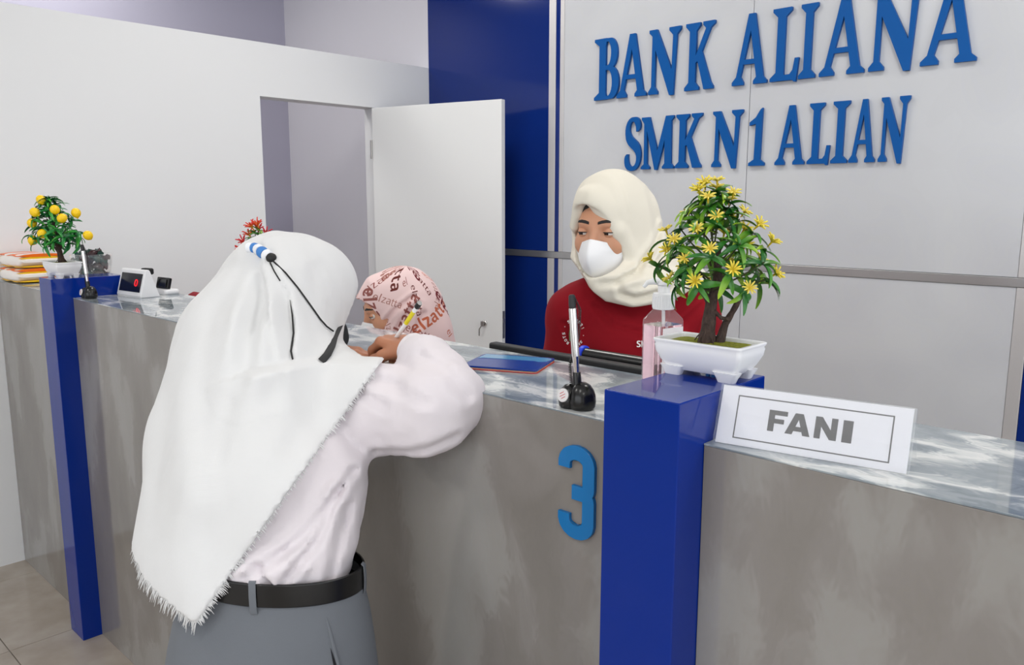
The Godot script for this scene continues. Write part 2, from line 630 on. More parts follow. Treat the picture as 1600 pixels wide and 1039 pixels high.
func serif_stem(x0: float, x1: float, s0: float, s1: float, top0 := -9.0, top1 := -9.0) -> Array:
	var t0 := s0 if top0 < -8.0 else top0
	var t1 := s1 if top1 < -8.0 else top1
	return [[s0, 0], [s1, 0], [s1, STEM_FOOT], [x1, 0.12], [x1, 0.88], [t1, 1.0 - STEM_FOOT], [t1, 1], [t0, 1], [t0, 1.0 - STEM_FOOT], [x0, 0.88], [x0, 0.12], [s0, STEM_FOOT]]

func bowl(x0: float, x1: float, y0: float, y1: float, thick: float, thin: float) -> Array:
	# the right-hand bow of a B: thick at its side, thin where it meets the stem
	var o := []
	var yc := (y0 + y1) * 0.5
	var h := (y1 - y0) * 0.5
	for k in 13:
		var a := -PI / 2 + PI * k / 12.0
		o.append([x0 + (x1 - x0) * (0.45 + 0.55 * maxf(cos(a), 0.0)) if k > 0 and k < 12 else x0, yc + sin(a) * h])
	for k in 13:
		var a := PI / 2 - PI * k / 12.0
		o.append([x0 + (x1 - x0 - thick) * (0.45 + 0.55 * maxf(cos(a), 0.0)) if k > 0 and k < 12 else x0, yc + sin(a) * (h - thin)])
	return o

func glyph(ch: String) -> Array:
	match ch:
		"A":
			return [[[0.42, 1], [0.60, 1], [0.90, 0.10], [1, 0.045], [1, 0], [0.62, 0], [0.62, 0.045], [0.70, 0.10], [0.465, 0.86]],
				[[0.42, 1], [0.53, 0.86], [0.245, 0.12], [0.33, 0.045], [0.33, 0], [0, 0], [0, 0.045], [0.12, 0.12]],
				[[0.26, 0.29], [0.72, 0.29], [0.70, 0.36], [0.29, 0.36]]]
		"B":
			return [serif_stem(0.20, 0.46, 0.0, 0.50, 0.0, 0.50), bowl(0.40, 0.93, 0.50, 1.0, 0.25, 0.055), bowl(0.40, 1.0, 0.0, 0.54, 0.27, 0.055)]
		"N":
			return [[[0, 1], [0.25, 1], [0.82, 0.26], [0.80, -0.035], [0.69, -0.035], [0.13, 0.80], [0.10, 0.90], [0, 0.955]],
				[[0.10, 0.9], [0.205, 0.74], [0.205, 0.12], [0.30, 0.045], [0.30, 0], [0, 0], [0, 0.045], [0.095, 0.12]],
				[[0.64, 1], [1, 1], [1, 0.955], [0.885, 0.88], [0.81, -0.035], [0.73, -0.035], [0.765, 0.88], [0.64, 0.955]]]
		"K":
			return [serif_stem(0.14, 0.37, 0.0, 0.50), [[0.36, 0.40], [0.47, 0.44], [0.86, 0.90], [1, 0.955], [1, 1], [0.60, 1], [0.60, 0.955], [0.70, 0.90], [0.36, 0.50]],
				[[0.42, 0.46], [0.56, 0.60], [0.91, 0.11], [1, 0.045], [1, 0], [0.68, 0], [0.65, 0.06]]]
		"L":
			return [serif_stem(0.20, 0.48, 0.0, 0.50, 0.02, 0.68), [[0.20, 0], [0.80, 0], [0.86, -0.025], [0.93, -0.025], [1, 0.30], [0.86, 0.30], [0.80, 0.14], [0.70, 0.085], [0.20, 0.075]]]
		"I":
			return [serif_stem(0.29, 0.71, 0.0, 1.0)]
		"M":
			return [[[0, 1], [0.24, 1], [0.53, 0.28], [0.50, -0.02], [0.43, -0.02], [0.14, 0.82], [0, 0.955]],
				[[0.08, 0.9], [0.165, 0.76], [0.19, 0.10], [0.27, 0.04], [0.27, 0], [0, 0], [0, 0.04], [0.09, 0.10]],
				[[0.43, -0.02], [0.50, -0.02], [0.84, 0.86], [0.80, 1.0], [0.74, 1.0], [0.46, 0.22]],
				[[0.74, 1], [0.97, 1], [0.97, 0.955], [0.90, 0.90], [0.92, 0.10], [1, 0.04], [1, 0], [0.66, 0], [0.66, 0.04], [0.73, 0.10], [0.71, 0.86]]]
		"1":
			return [[[0.06, 0], [1, 0], [1, 0.05], [0.74, 0.11], [0.78, 1], [0.66, 0.97], [0.40, 0.84], [0.04, 0.76], [0.04, 0.70], [0.42, 0.73], [0.38, 0.11], [0.06, 0.05]]]
	return []

func sign_letter(ch: String, lo: Vector2, hi: Vector2, depth: float) -> ArrayMesh:
	var parts := glyph(ch)
	if parts.is_empty():
		return fitted(ch, "Droid Serif", true, lo, hi, depth)
	var g := Geo.new()
	for k in parts.size():
		var pg := PackedVector2Array()
		for q in parts[k]:
			pg.append(Vector2(lerpf(lo.x, hi.x, q[0]), lerpf(lo.y, hi.y, q[1])))
		g.prism(pg, depth - 0.0001 * k)
	return done(g)
# ------------------------------------------------------------------ the counter
const ZC := -0.916     # front plane of the counter
const ZK := -1.212     # back of its ledge
const YT := 1.187      # ledge top
const YK := 1.251      # pillar top

func counter(x0: float, x1: float, label: String) -> void:
	var o := root("teller_counter", label, "counter", Vector3(x0, 0, ZC), 0.0, "counter bays between blue pillars")
	var w := x1 - x0
	put("front_panel", box_mesh(Vector3(0, 0, -0.03), Vector3(w, YT - 0.003, 0), 0.0012), M.laminate_grey, o)
	put("countertop", box_mesh(Vector3(0, YT - 0.003, ZK - ZC), Vector3(w, YT, 0.0006), 0.001), M.marble, o)
	put("back_panel", box_mesh(Vector3(0, 0.0, ZK - ZC), Vector3(w, YT - 0.022, ZK - ZC + 0.02), 0.0015), M.desk_wood, o)
	put("worktop", box_mesh(Vector3(0, 0.72, ZK - ZC - 0.20), Vector3(w, 0.75, ZK - ZC - 0.0005), 0.003), M.desk_wood, o)
	for x in [0.015, w - 0.015]:
		put("side_panel", box_mesh(Vector3(x - 0.012, 0, ZK - ZC - 0.18), Vector3(x + 0.012, 0.7195, ZK - ZC - 0.0005), 0.002), M.desk_wood, o)

func pillar(x0: float, x1: float, label: String) -> void:
	var m := box_mesh(Vector3(-(x1 - x0) * 0.5, 0, -0.114), Vector3((x1 - x0) * 0.5, YK, 0.114), 0.0018)
	var o := put("counter_pillar", m, M.blue_lacquer)
	o.position = Vector3((x0 + x1) * 0.5, 0, -0.968)
	o.set_meta("kind", "thing")
	tag(o, label, "pillar", "blue counter pillars")

func build_counters() -> void:
	counter(-3.7185, -2.9745, "grey counter bay at the far end, between white wall and far blue pillar")
	counter(-2.8565, -0.6435, "grey counter bay with blue number 3 on its front, where the customer leans")
	counter(-0.5250, 1.60, "grey counter bay right of the near blue pillar, with the name plate on its ledge")
	pillar(-2.974, -2.857, "far blue gloss pillar of the counter, under the bonsai with yellow fruit")
	pillar(-0.643, -0.5255, "near blue gloss pillar of the counter, under the bonsai with yellow flowers")
	# the number 3 on the middle bay
	var path := PackedVector2Array()
	var hw := 0.0235
	var hh := 0.0625
	# a bold angular-round 3 drawn as a stroke
	for q in [[-hw, 0.036], [-hw, 0.048]]:
		path.append(Vector2(q[0], q[1]))
	for k in 9:
		var a := PI - PI * k / 8.0
		path.append(Vector2(cos(a) * hw, 0.045 + sin(a) * 0.0175))
	path.append(Vector2(hw, 0.018))
	for k in 5:
		var a := PI / 2 * k / 4.0
		path.append(Vector2(hw - 0.011 + cos(a) * 0.011, 0.011 - sin(a) * 0.011))
	path.append(Vector2(-0.008, 0.0))
	var lower := PackedVector2Array()
	for q in path:
		lower.append(Vector2(q.x, -q.y))
	lower.reverse()
	var a1: PackedVector2Array = Geometry2D.offset_polyline(path, 0.0112, Geometry2D.JOIN_ROUND, Geometry2D.END_BUTT)[0]
	var a2: PackedVector2Array = Geometry2D.offset_polyline(lower, 0.0112, Geometry2D.JOIN_ROUND, Geometry2D.END_BUTT)[0]
	var both := Geometry2D.merge_polygons(a1, a2)
	var g := Geo.new()
	g.prism(both[0], 0.006, Transform3D(), 0.0004)
	var o := put("counter_number", done(g), M.number_blue)
	o.position = Vector3(-0.7345, 1.066, ZC + 0.0002)
	tag(o, "blue raised figure 3 on the front of the middle counter bay", "number")
# ------------------------------------------------------------------ things on and behind the counter
func rrect(w: float, d: float, r: float, y: float, n := 4, at := Vector3.ZERO, yaw := 0.0) -> PackedVector3Array:
	# a rounded rectangle ring, running so that a skin built upwards faces outwards
	var ring := PackedVector3Array()
	var c := [[1, 1], [1, -1], [-1, -1], [-1, 1]]
	r = minf(r, minf(w, d) * 0.499)
	for k in 4:
		for s in n + 1:
			var a := PI / 2 * (1 - k) - PI / 2 * s / n
			var p := Vector3(c[k][0] * (w * 0.5 - r) + cos(a) * r, 0, c[k][1] * (d * 0.5 - r) + sin(a) * r)
			ring.append(at + Basis(Vector3.UP, yaw) * p + Vector3(0, y, 0))
	return ring

func arc_pts(c: Vector3, u: Vector3, v: Vector3, a0: float, a1: float, n: int) -> Array:
	var o := []
	for k in n + 1:
		var a := lerpf(a0, a1, float(k) / n)
		o.append(c + u * cos(a) + v * sin(a))
	return o

func build_objects() -> void:
	mat("acrylic", Color(0.93, 0.96, 0.98, 0.05), 0.02).transparency = BaseMaterial3D.TRANSPARENCY_ALPHA
	mat("card_white", rgb(240, 240, 246), 0.35)
	mat("print_grey", rgb(96, 93, 92), 0.6)
	mat("cover_blue", rgb(10, 52, 140), 0.22)
	mat("pocket_blue", rgb(92, 150, 190), 0.12)
	mat("page_white", rgb(235, 232, 225), 0.7)
	mat("page_yellow", rgb(235, 190, 40), 0.6)
	mat("page_red", rgb(205, 50, 40), 0.6)
	mat("knob_blue", rgb(26, 60, 215), 0.4)
	mat("screen_black", rgb(22, 24, 28), 0.15)
	mat("pump_white", rgb(238, 238, 240), 0.35)
	mat("label_white", rgb(250, 244, 244), 0.4)
	mat("label_pink", rgb(244, 190, 196), 0.4)
	mat("sticker_white", rgb(225, 222, 222), 0.4)
	mat("ink_black", rgb(30, 28, 30), 0.5)
	mat("ink_red", rgb(190, 50, 50), 0.5)
	mat("pack_white", rgb(246, 240, 234), 0.3)
	mat("pack_orange", rgb(244, 112, 20), 0.3)
	mat("pack_yellow", rgb(246, 196, 30), 0.3)
	mat("candy_dark", rgb(54, 26, 30), 0.25)
	mat("candy_green", rgb(20, 62, 54), 0.25)
	mat("foam_black", rgb(24, 24, 25), 0.7)
	mat("pen_yellow", rgb(226, 210, 36), 0.3)
	var gl := mat("bowl_glass", Color(0.95, 0.97, 0.97, 0.06), 0.02)
	gl.transparency = BaseMaterial3D.TRANSPARENCY_ALPHA
	var bg := mat("bottle_clear", Color(1.0, 0.97, 0.98, 0.07), 0.02)
	bg.transparency = BaseMaterial3D.TRANSPARENCY_ALPHA
	var lq := mat("liquid_pink", Color(1.0, 0.84, 0.87, 0.0), 0.0)
	lq.refraction_enabled = true
	lq.refraction_scale = 0.033
	var led := mat("led_red", rgb(255, 30, 40), 0.4)
	led.emission_enabled = true
	led.emission = rgb(255, 24, 40)
	led.emission_energy_multiplier = 0.5

	name_plate()
	bank_book()
	sanitizer()
	printer()
	pen_stand(Vector3(-0.760, YT, -0.942), 0.55, "black pen stand with silver pen on the ledge, beside the near blue pillar")
	pen_stand(Vector3(-2.795, YT, -0.944), 0.55, "black pen stand with silver pen at the far end of the middle ledge")
	queue_display()
	card_reader()
	snack_packs()
	candy_bowl()
	red_chair(Vector3(-3.09, 0, -1.74), 0.0, "red upholstered chair behind the counter, only its rounded back top showing", false)
	paper_form()

func name_plate() -> void:
	var o := root("name_plate", "clear acrylic name plate with white card reading FANI, on the right-hand counter ledge", "name plate", Vector3(-0.517, YT, -0.930), 0.167)
	var L := 0.0765
	var W := 0.2295
	var t := deg_to_rad(20)
	var lean := Basis(Vector3.RIGHT, -t)   # card plane: x along, y up the slope
	var g := Geo.new()
	g.box(lean * Vector3(W / 2, L / 2, 0.0012) , Vector3(W + 0.006, L + 0.004, 0.0016), 0.0005, lean, 1)
	g.box(lean * Vector3(W / 2, L / 2, -0.0022), Vector3(W + 0.006, L + 0.004, 0.0016), 0.0005, lean, 1)
	var zb := -sin(t) * L * 2.0
	var lean2 := Basis(Vector3.RIGHT, t)
	g.box(Vector3(W / 2, cos(t) * L / 2 + 0.0002, zb + sin(t) * L / 2 - 0.004), Vector3(W + 0.006, L, 0.0016), 0.0005, lean2, 1)
	put("acrylic_stand", done(g), M.acrylic, o)
	g = Geo.new()
	g.box(lean * Vector3(W / 2, L / 2 + 0.0006, -0.0006), Vector3(W, L, 0.0008), 0.0002, lean, 1)
	var card := put("card", done(g), M.card_white, o)
	var face := Transform3D(lean, lean * Vector3(0, 0, -0.00018))
	g = Geo.new()
	var u0 := W * 0.095
	var u1 := W * 0.915
	var v0 := L * 0.125
	var v1 := L * 0.865
	var b := 0.0016
	for r in [[u0, v0, u1, v0 + b], [u0, v1 - b, u1, v1], [u0, v0 + b, u0 + b, v1 - b], [u1 - b, v0 + b, u1, v1 - b]]:
		g.prism(PackedVector2Array([Vector2(r[0], r[1]), Vector2(r[2], r[1]), Vector2(r[2], r[3]), Vector2(r[0], r[3])]), 0.00015, face)
	put("printed_frame", done(g), M.print_grey, card)
	var bx := [[0.280, 0.381], [0.376, 0.510], [0.530, 0.645], [0.672, 0.722]]
	for k in 4:
		# heavy capitals drawn as outlines in a unit box
		var pg := PackedVector2Array()
		for q in FANI[k]:
			pg.append(Vector2(W * lerpf(bx[k][0], bx[k][1], q[0]), L * lerpf(0.335, 0.69, q[1])))
		var lg := Geo.new()
		lg.prism(pg, 0.00018)
		var lm := put("printed_letter", done(lg), M.print_grey, card)
		lm.transform = face

const FANI := [
	[[0, 0], [0.33, 0], [0.33, 0.39], [0.85, 0.39], [0.85, 0.61], [0.33, 0.61], [0.33, 0.78], [1, 0.78], [1, 1], [0, 1]],
	[[0, 0], [0.29, 0], [0.335, 0.165], [0.665, 0.165], [0.60, 0.38], [0.40, 0.38], [0.5, 0.71], [0.71, 0], [1, 0], [0.66, 1], [0.34, 1]],
	[[0, 0], [0.28, 0], [0.28, 0.56], [0.70, 0], [1, 0], [1, 1], [0.72, 1], [0.72, 0.45], [0.30, 1], [0, 1]],
	[[0, 0], [1, 0], [1, 1], [0, 1]],
]

func bank_book() -> void:
	# a blue booklet with a clear pocket; corners on the ledge
	var a := Vector3(-1.085, YT, -1.020)
	var b := Vector3(-0.949, YT, -1.082)
	var d := Vector3(-1.178, YT, -1.135)
	var ux := (b - a).normalized()
	var uz := (a - d)
	uz = (uz - ux * uz.dot(ux)).normalized()
	var w := (b - a).length()
	var h := 0.125
	var o := root("bank_book", "blue bank book in a plastic cover lying on the ledge, near the pen stand", "booklet", (a + b + d + (b + d - a)) * 0.25)
	var bs := Basis(ux, Vector3.UP, uz)
	var cover := func(y: float, t: float, inset: float) -> ArrayMesh:
		var g := Geo.new()
		var r0 := []
		for q in [[0.0, 0.0004], [0.0004, 0.0], [t - 0.0004, 0.0], [t, 0.0004]]:
			var ring := rrect(w - inset - 2 * q[1], h - inset - 2 * q[1], 0.008, y + q[0])
			for k in ring.size():
				ring[k] = bs * ring[k]
			r0.append(ring)
		g.skin(r0, true, true, true)
		return done(g)
	put("back_cover", cover.call(0.0002, 0.0012, 0.0), M.page_red, o)
	put("pages", cover.call(0.0014, 0.0016, 0.004), M.page_white, o)
	put("inner_sheet", cover.call(0.0030, 0.0008, 0.001), M.page_yellow, o)
	put("front_cover", cover.call(0.0038, 0.0034, 0.0), M.cover_blue, o)
	var g := Geo.new()
	var pts := PackedVector2Array([Vector2(-w * 0.47, 0.012), Vector2(-w * 0.46, 0.055), Vector2(w * 0.40, 0.055), Vector2(w * 0.47, 0.050), Vector2(w * 0.485, 0.040), Vector2(w * 0.46, 0.022), Vector2(w * 0.36, 0.014), Vector2(w * 0.30, 0.020), Vector2(-w * 0.40, 0.018)])
	g.prism(pts, 0.0006, Transform3D(bs * Basis(Vector3.RIGHT, -PI / 2), Vector3(0, 0.0072, 0)))
	put("pocket", done(g), M.pocket_blue, o)

func sanitizer() -> void:
	var o := root("sanitizer_bottle", "clear pump bottle of pink hand sanitizer beside the bonsai with yellow flowers", "bottle", Vector3(-0.713, YT, -1.10), 0.575 + PI / 4)
	var w := 0.056
	var d := 0.044
	var g := Geo.new()
	var rings := []
	for q in [[0.0, 0.92], [0.002, 0.98], [0.006, 1.0], [0.122, 1.0], [0.127, 0.96], [0.144, 0.46], [0.146, 0.44]]:
		rings.append(rrect(w * q[1], d * q[1], 0.007 * q[1] + 0.001, q[0], 4))
	g.skin(rings, true, true, false)
	put("bottle_body", done(g), M.bottle_clear, o)
	g = Geo.new()
	rings = []
	for q in [[0.002, 0.88], [0.005, 0.935], [0.118, 0.935]]:
		rings.append(rrect(w * q[1], d * q[1], 0.006, q[0], 4))
	g.skin(rings, true, true, true)
	put("liquid", done(g), M.liquid_pink, o)
	g = Geo.new()
	g.lathe(Vector3.ZERO, [[0.0, 0.1425], [0.0165, 0.1425], [0.0175, 0.1435], [0.0175, 0.1665], [0.0165, 0.1685], [0.0125, 0.169], [0.0095, 0.1695], [0.0095, 0.181], [0.0, 0.181]], 32)
	for k in 28:
		var a := TAU * k / 28
		g.box(Vector3(cos(a) * 0.0175, 0.155, sin(a) * 0.0175), Vector3(0.0012, 0.019, 0.0012), 0.0004, Basis(Vector3.UP, -a), 1)
	var pump := put("pump", done(g), M.pump_white, o)
	g = Geo.new()
	var dir := Basis(Vector3.UP, -PI / 4) * Vector3(-1, 0, 0.25).normalized()
	g.lathe(Vector3(0, 0.1805, 0), [[0.0, 0.0], [0.0105, 0.0], [0.0115, 0.002], [0.011, 0.007], [0.008, 0.0095], [0.0, 0.010]], 24)
	g.tube([dir * 0.004 + Vector3(0, 0.186, 0), dir * 0.016 + Vector3(0, 0.1875, 0), dir * 0.027 + Vector3(0, 0.185, 0), dir * 0.033 + Vector3(0, 0.178, 0)], [0.0065, 0.0055, 0.004, 0.003], 12)
	put("nozzle", done(g), M.pump_white, pump)
	g = Geo.new()
	g.tube([Vector3(0, 0.143, 0), Vector3(0.003, 0.012, 0.003)], [0.0028], 8)
	put("dip_tube", done(g), M.pump_white, o)
	# label on the face turned to the right
	g = Geo.new()
	g.box(Vector3(0, 0.066, d / 2 + 0.0006), Vector3(w * 0.80, 0.098, 0.0006), 0.0002, Basis(), 1)
	var lb := put("label", done(g), M.label_white, o)
	g = Geo.new()
	g.box(Vector3(0, 0.066, d / 2 + 0.0010), Vector3(w * 0.62, 0.060, 0.0003), 0.0001, Basis(), 1)
	put("label_panel", done(g), M.label_pink, lb)

func printer() -> void:
	var o := root("passbook_printer", "black office printer standing behind the middle ledge, its roller ending in a blue knob", "printer", Vector3(-0.98, 0.7505, -1.36))
	var g := Geo.new()
	g.box(Vector3(0, 0.19, 0.05), Vector3(0.50, 0.38, 0.15), 0.012)
	put("body", done(g), M.foam_black, o)
	g = Geo.new()
	g.box(Vector3(0, 0.41, 0.122), Vector3(0.52, 0.070, 0.024), 0.005)
	put("front_rail", done(g), M.dark_rubber, o)
	g = Geo.new()
	g.tube([Vector3(-0.045, 0.4355, 0.062), Vector3(0.25, 0.4355, 0.062)], [0.0150], 20)
	for x in [0.0, 0.12, 0.23]:
		g.box(Vector3(x, 0.40, 0.062), Vector3(0.016, 0.05, 0.02), 0.002)
	put("roller", done(g), M.black_plastic, o)
	g = Geo.new()
	g.lathe(Vector3(-0.046, 0.4365, 0.062), [[0.0, 0.0], [0.0165, 0.0], [0.0180, 0.0015], [0.0180, 0.009], [0.0165, 0.0105], [0.0, 0.0105]], 28, Basis(Vector3.BACK, PI / 2))
	put("knob", done(g), M.knob_blue, o)

func pen_stand(at: Vector3, yaw: float, label: String) -> void:
	var o := root("pen_stand", label, "pen stand", at, yaw, "pen stands on the counter ledge")
	# local x runs to the right as seen from the customer's side
	var g := Geo.new()
	g.lathe(Vector3(0.008, 0, 0.002), [[0.0, 0.0], [0.0165, 0.0], [0.0200, 0.004], [0.0212, 0.012], [0.0205, 0.021], [0.0175, 0.030], [0.0125, 0.037], [0.007, 0.0405], [0.0, 0.0415]], 32)
	g.lathe(Vector3(-0.012, 0, -0.004), [[0.0, 0.0], [0.0135, 0.0], [0.0165, 0.003], [0.0175, 0.011], [0.0165, 0.020], [0.0135, 0.029], [0.008, 0.035], [0.0, 0.037]], 32)
	put("base", done(g), M.black_plastic, o)
	g = Geo.new()
	var n := Vector3(-0.50, 0.25, 0.83).normalized()
	var bs := Basis(Quaternion(Vector3.UP, n))
	g.lathe(Vector3(-0.012, 0.0175, -0.004) + n * 0.0152, [[0.0, 0.0], [0.0105, 0.0], [0.0105, 0.0022], [0.0095, 0.003], [0.0, 0.003]], 28, bs)
	var stick := put("sticker", done(g), M.sticker_white, o)
	g = Geo.new()
	for k in 3:
		g.box(Vector3(-0.012, 0.0175, -0.004) + n * 0.0183 + bs * Vector3(0.0, 0, 0.004 - 0.004 * k), Vector3(0.011 - 0.003 * absf(k - 1), 0.0003, 0.0010), 0.0001, bs, 1)
	put("sticker_print", done(g), M.ink_red, stick)
	var foot := Vector3(0.0, 0.036, 0.0)
	var up := Vector3(-0.075, 1.0, 0.0).normalized()
	g = Geo.new()
	g.tube([foot - up * 0.012, foot + up * 0.004, foot + up * 0.020, foot + up * 0.0205], [0.0085, 0.0068, 0.0062, 0.0045], 16)
	put("socket", done(g), M.black_plastic, o)
	g = Geo.new()
	g.tube([foot + up * 0.019, foot + up * 0.035, foot + up * 0.045, foot + up * 0.0455, foot + up * 0.118, foot + up * 0.1185], [0.0042, 0.0050, 0.0055, 0.0060, 0.0060, 0.0052], 18)
	var pen := put("pen", done(g), M.chrome, o)
	g = Geo.new()
	g.tube([foot + up * 0.118, foot + up * 0.126, foot + up * 0.137, foot + up * 0.139], [0.0052, 0.0056, 0.0050, 0.0032], 16)
	put("pen_cap", done(g), M.dark_rubber, pen)
	# coiled security cord hanging from the cap down to the base
	g = Geo.new()
	var pts := []
	var path := Curve3D.new()
	path.add_point(foot + up * 0.137 + Vector3(0.002, 0, 0), Vector3.ZERO, Vector3(0.012, 0.006, 0))
	path.add_point(foot + up * 0.116 + Vector3(0.0105, 0, -0.003), Vector3(0.0, 0.012, 0), Vector3(0.0, -0.02, 0))
	path.add_point(foot + up * 0.070 + Vector3(0.004, 0, -0.010), Vector3(0.004, 0.02, 0), Vector3(-0.004, -0.02, 0))
	path.add_point(foot + up * 0.030 + Vector3(-0.0105, 0, -0.004), Vector3(0.0, 0.02, 0), Vector3(0.0, -0.01, 0))
	path.add_point(foot + Vector3(-0.009, -0.004, -0.002), Vector3(0, 0.01, 0), Vector3.ZERO)
	var len := path.get_baked_length()
	var turns := 58
	for k in turns * 6 + 1:
		var s := float(k) / (turns * 6)
		var c := path.sample_baked(s * len)
		var c2 := path.sample_baked(minf(s * len + 0.002, len))
		var t := (c2 - c).normalized() if c2 != c else Vector3.DOWN
		var u := t.cross(Vector3.BACK).normalized()
		var v := t.cross(u)
		pts.append(c + (u * cos(TAU * k / 6.0) + v * sin(TAU * k / 6.0)) * 0.0022)
	g.tube(pts, [0.0007], 4)
	put("coiled_cord", done(g), M.black_plastic, o)

func queue_display() -> void:
	var o := root("queue_display", "white wedge-shaped counter display with black screen and a red lit figure", "display", Vector3(-2.834, YT, -1.048), 0.10)
	var w := 0.155
	var poly := PackedVector2Array([Vector2(0.0, 0.0), Vector2(0.062, 0.0), Vector2(0.064, 0.004), Vector2(0.036, 0.086), Vector2(0.032, 0.090), Vector2(0.024, 0.090), Vector2(0.020, 0.086), Vector2(-0.002, 0.006)])
	# profile x runs backwards (-z), extruded along x
	var xf := Transform3D(Basis(Vector3(0, 0, -1), Vector3(0, 1, 0), Vector3(1, 0, 0)), Vector3.ZERO)
	var g := Geo.new()
	g.prism(poly, w, xf, 0.002)
	put("housing", done(g), M.white_plastic, o)
	var up := Vector3(0, 0.080, -0.022).normalized()
	var bs := Basis(Vector3.RIGHT, up, Vector3.RIGHT.cross(up))
	var mid := Vector3(w / 2, 0.047, -0.0093)
	g = Geo.new()
	g.box(mid + bs.z * 0.0004, Vector3(w * 0.86, 0.062, 0.003), 0.001, bs)
	var sc := put("screen", done(g), M.screen_black, o)
	var dg := put("screen_digit", fitted("0", "Droid Sans", true, Vector2(-0.010, -0.012), Vector2(0.012, 0.012), 0.0004), M.led_red, sc)
	dg.transform = Transform3D(bs, mid + bs.z * 0.0020 + bs.x * 0.036)
	var l := OmniLight3D.new()
	l.name = "screen_glow"
	o.add_child(l)
	l.position = mid + bs.z * 0.012 + bs.x * 0.036
	l.light_color = rgb(255, 40, 50)
	l.light_energy = 0.00004
	l.light_size = 0.01
	l.omni_range = 8.0
	l.omni_attenuation = 2.0
	l.shadow_enabled = true

func card_reader() -> void:
	var o := root("card_reader", "small black card reader on a white cradle, behind the wedge-shaped display", "card reader", Vector3(-2.790, YT, -1.178), 0.1)
	var g := Geo.new()
	var rings := []
	for q in [[0.0, 0.95], [0.003, 1.0], [0.012, 1.0], [0.016, 0.92]]:
		rings.append(rrect(0.14 * q[1], 0.056 * q[1], 0.008, q[0]))
	g.skin(rings, true, true, true)
	put("cradle", done(g), M.white_plastic, o)
	g = Geo.new()
	g.box(Vector3(0.01, 0.034, -0.004), Vector3(0.075, 0.040, 0.014), 0.004, Basis(Vector3.RIGHT, -0.25))
	var b := put("reader_body", done(g), M.black_plastic, o)
	g = Geo.new()
	g.box(Vector3(0.01, 0.036, 0.0045), Vector3(0.060, 0.026, 0.002), 0.0008, Basis(Vector3.RIGHT, -0.25))
	put("reader_screen", done(g), M.screen_black, b)
	var p := root("webcam", "small black camera at the back end of the far blue pillar", "camera", Vector3(-2.83, YT, -1.150), 0.3)
	g = Geo.new()
	g.box(Vector3(0, 0.074, 0), Vector3(0.044, 0.022, 0.022), 0.006)
	put("camera_head", done(g), M.foam_black, p)
	g = Geo.new()
	g.tube([Vector3(0, 0.0, 0), Vector3(0, 0.064, 0)], [0.004], 10)
	g.lathe(Vector3.ZERO, [[0.0, 0.0], [0.018, 0.0], [0.018, 0.004], [0.0, 0.005]], 20)
	put("camera_stand", done(g), M.foam_black, p)
	g = Geo.new()
	g.lathe(Vector3(0, 0.074, 0.011), [[0.0, 0.0], [0.008, 0.0], [0.008, 0.003], [0.006, 0.004], [0.0, 0.003]], 20, Basis(Vector3.RIGHT, PI / 2))
	put("lens", done(g), M.screen_black, p)

func soft_pack(g: Geo, w: float, h: float, d: float, x0: float, x1: float, grow: float) -> void:
	# the stretch x0..x1 (0..1 across the width) of a pillow-shaped pack lying on y = 0
	var rings := []
	for k in 9:
		var s := lerpf(x0, x1, k / 8.0)
		var e := pow(maxf(0.0, 1.0 - pow(absf(2 * s - 1), 5.0)), 0.5)
		var hh := h * (0.16 + 0.84 * e) + grow
		var dd := d * (0.90 + 0.10 * e) + grow
		var ring := PackedVector3Array()
		for a_ in 24:
			var a := -TAU * a_ / 24.0
			var ca := cos(a)
			var sa := sin(a)
			ring.append(Vector3((s - 0.5) * w, h / 2 + signf(sa) * pow(absf(sa), 0.6) * hh / 2 + 0.0015 * sin(a * 3.0 + s * 21.0) * e, signf(ca) * pow(absf(ca), 0.5) * dd / 2))
		rings.append(ring)
	g.skin(rings, true, true, true)

func snack_packs() -> void:
	var spots := [
		[Vector3(-3.585, YT + 0.0015, -1.000), 0.05, "white and orange snack pack lying on the far ledge, under another one"],
		[Vector3(-3.592, YT + 0.0570, -1.008), 0.10, "white and orange snack pack on top of another one, on the far ledge"],
	]
	for s in spots:
		var o := root("snack_pack", s[2], "snack pack", s[0], s[1], "snack packs stacked on the far ledge")
		var w := 0.225
		var h := 0.054
		var d := 0.16
		var g := Geo.new()
		soft_pack(g, w, h, d, 0.0, 1.0, 0.0)
		put("wrapper", done(g), M.pack_white, o)
		# printed bands round the upper half, lapping over the top
		for b in [[0.36, 0.12, M.pack_orange], [0.19, 0.075, M.pack_yellow], [-0.42, 0.06, M.pack_yellow]]:
			g = Geo.new()
			var rings := []
			for k in 17:
				var x := lerpf(-0.47, 0.47, k / 16.0) * w
				var ring := PackedVector3Array()
				for a_ in 16:
					var a := -TAU * a_ / 16.0
					ring.append(Vector3(x, h / 2 + b[0] * h + sin(a) * h * b[1] + 0.002 * sin(k * 0.9), cos(a) * (d / 2 + 0.0005 - absf(b[0]) * 0.016)))
				rings.append(ring)
			g.skin(rings, true, true, true)
			put("printed_band", done(g), b[2], o)

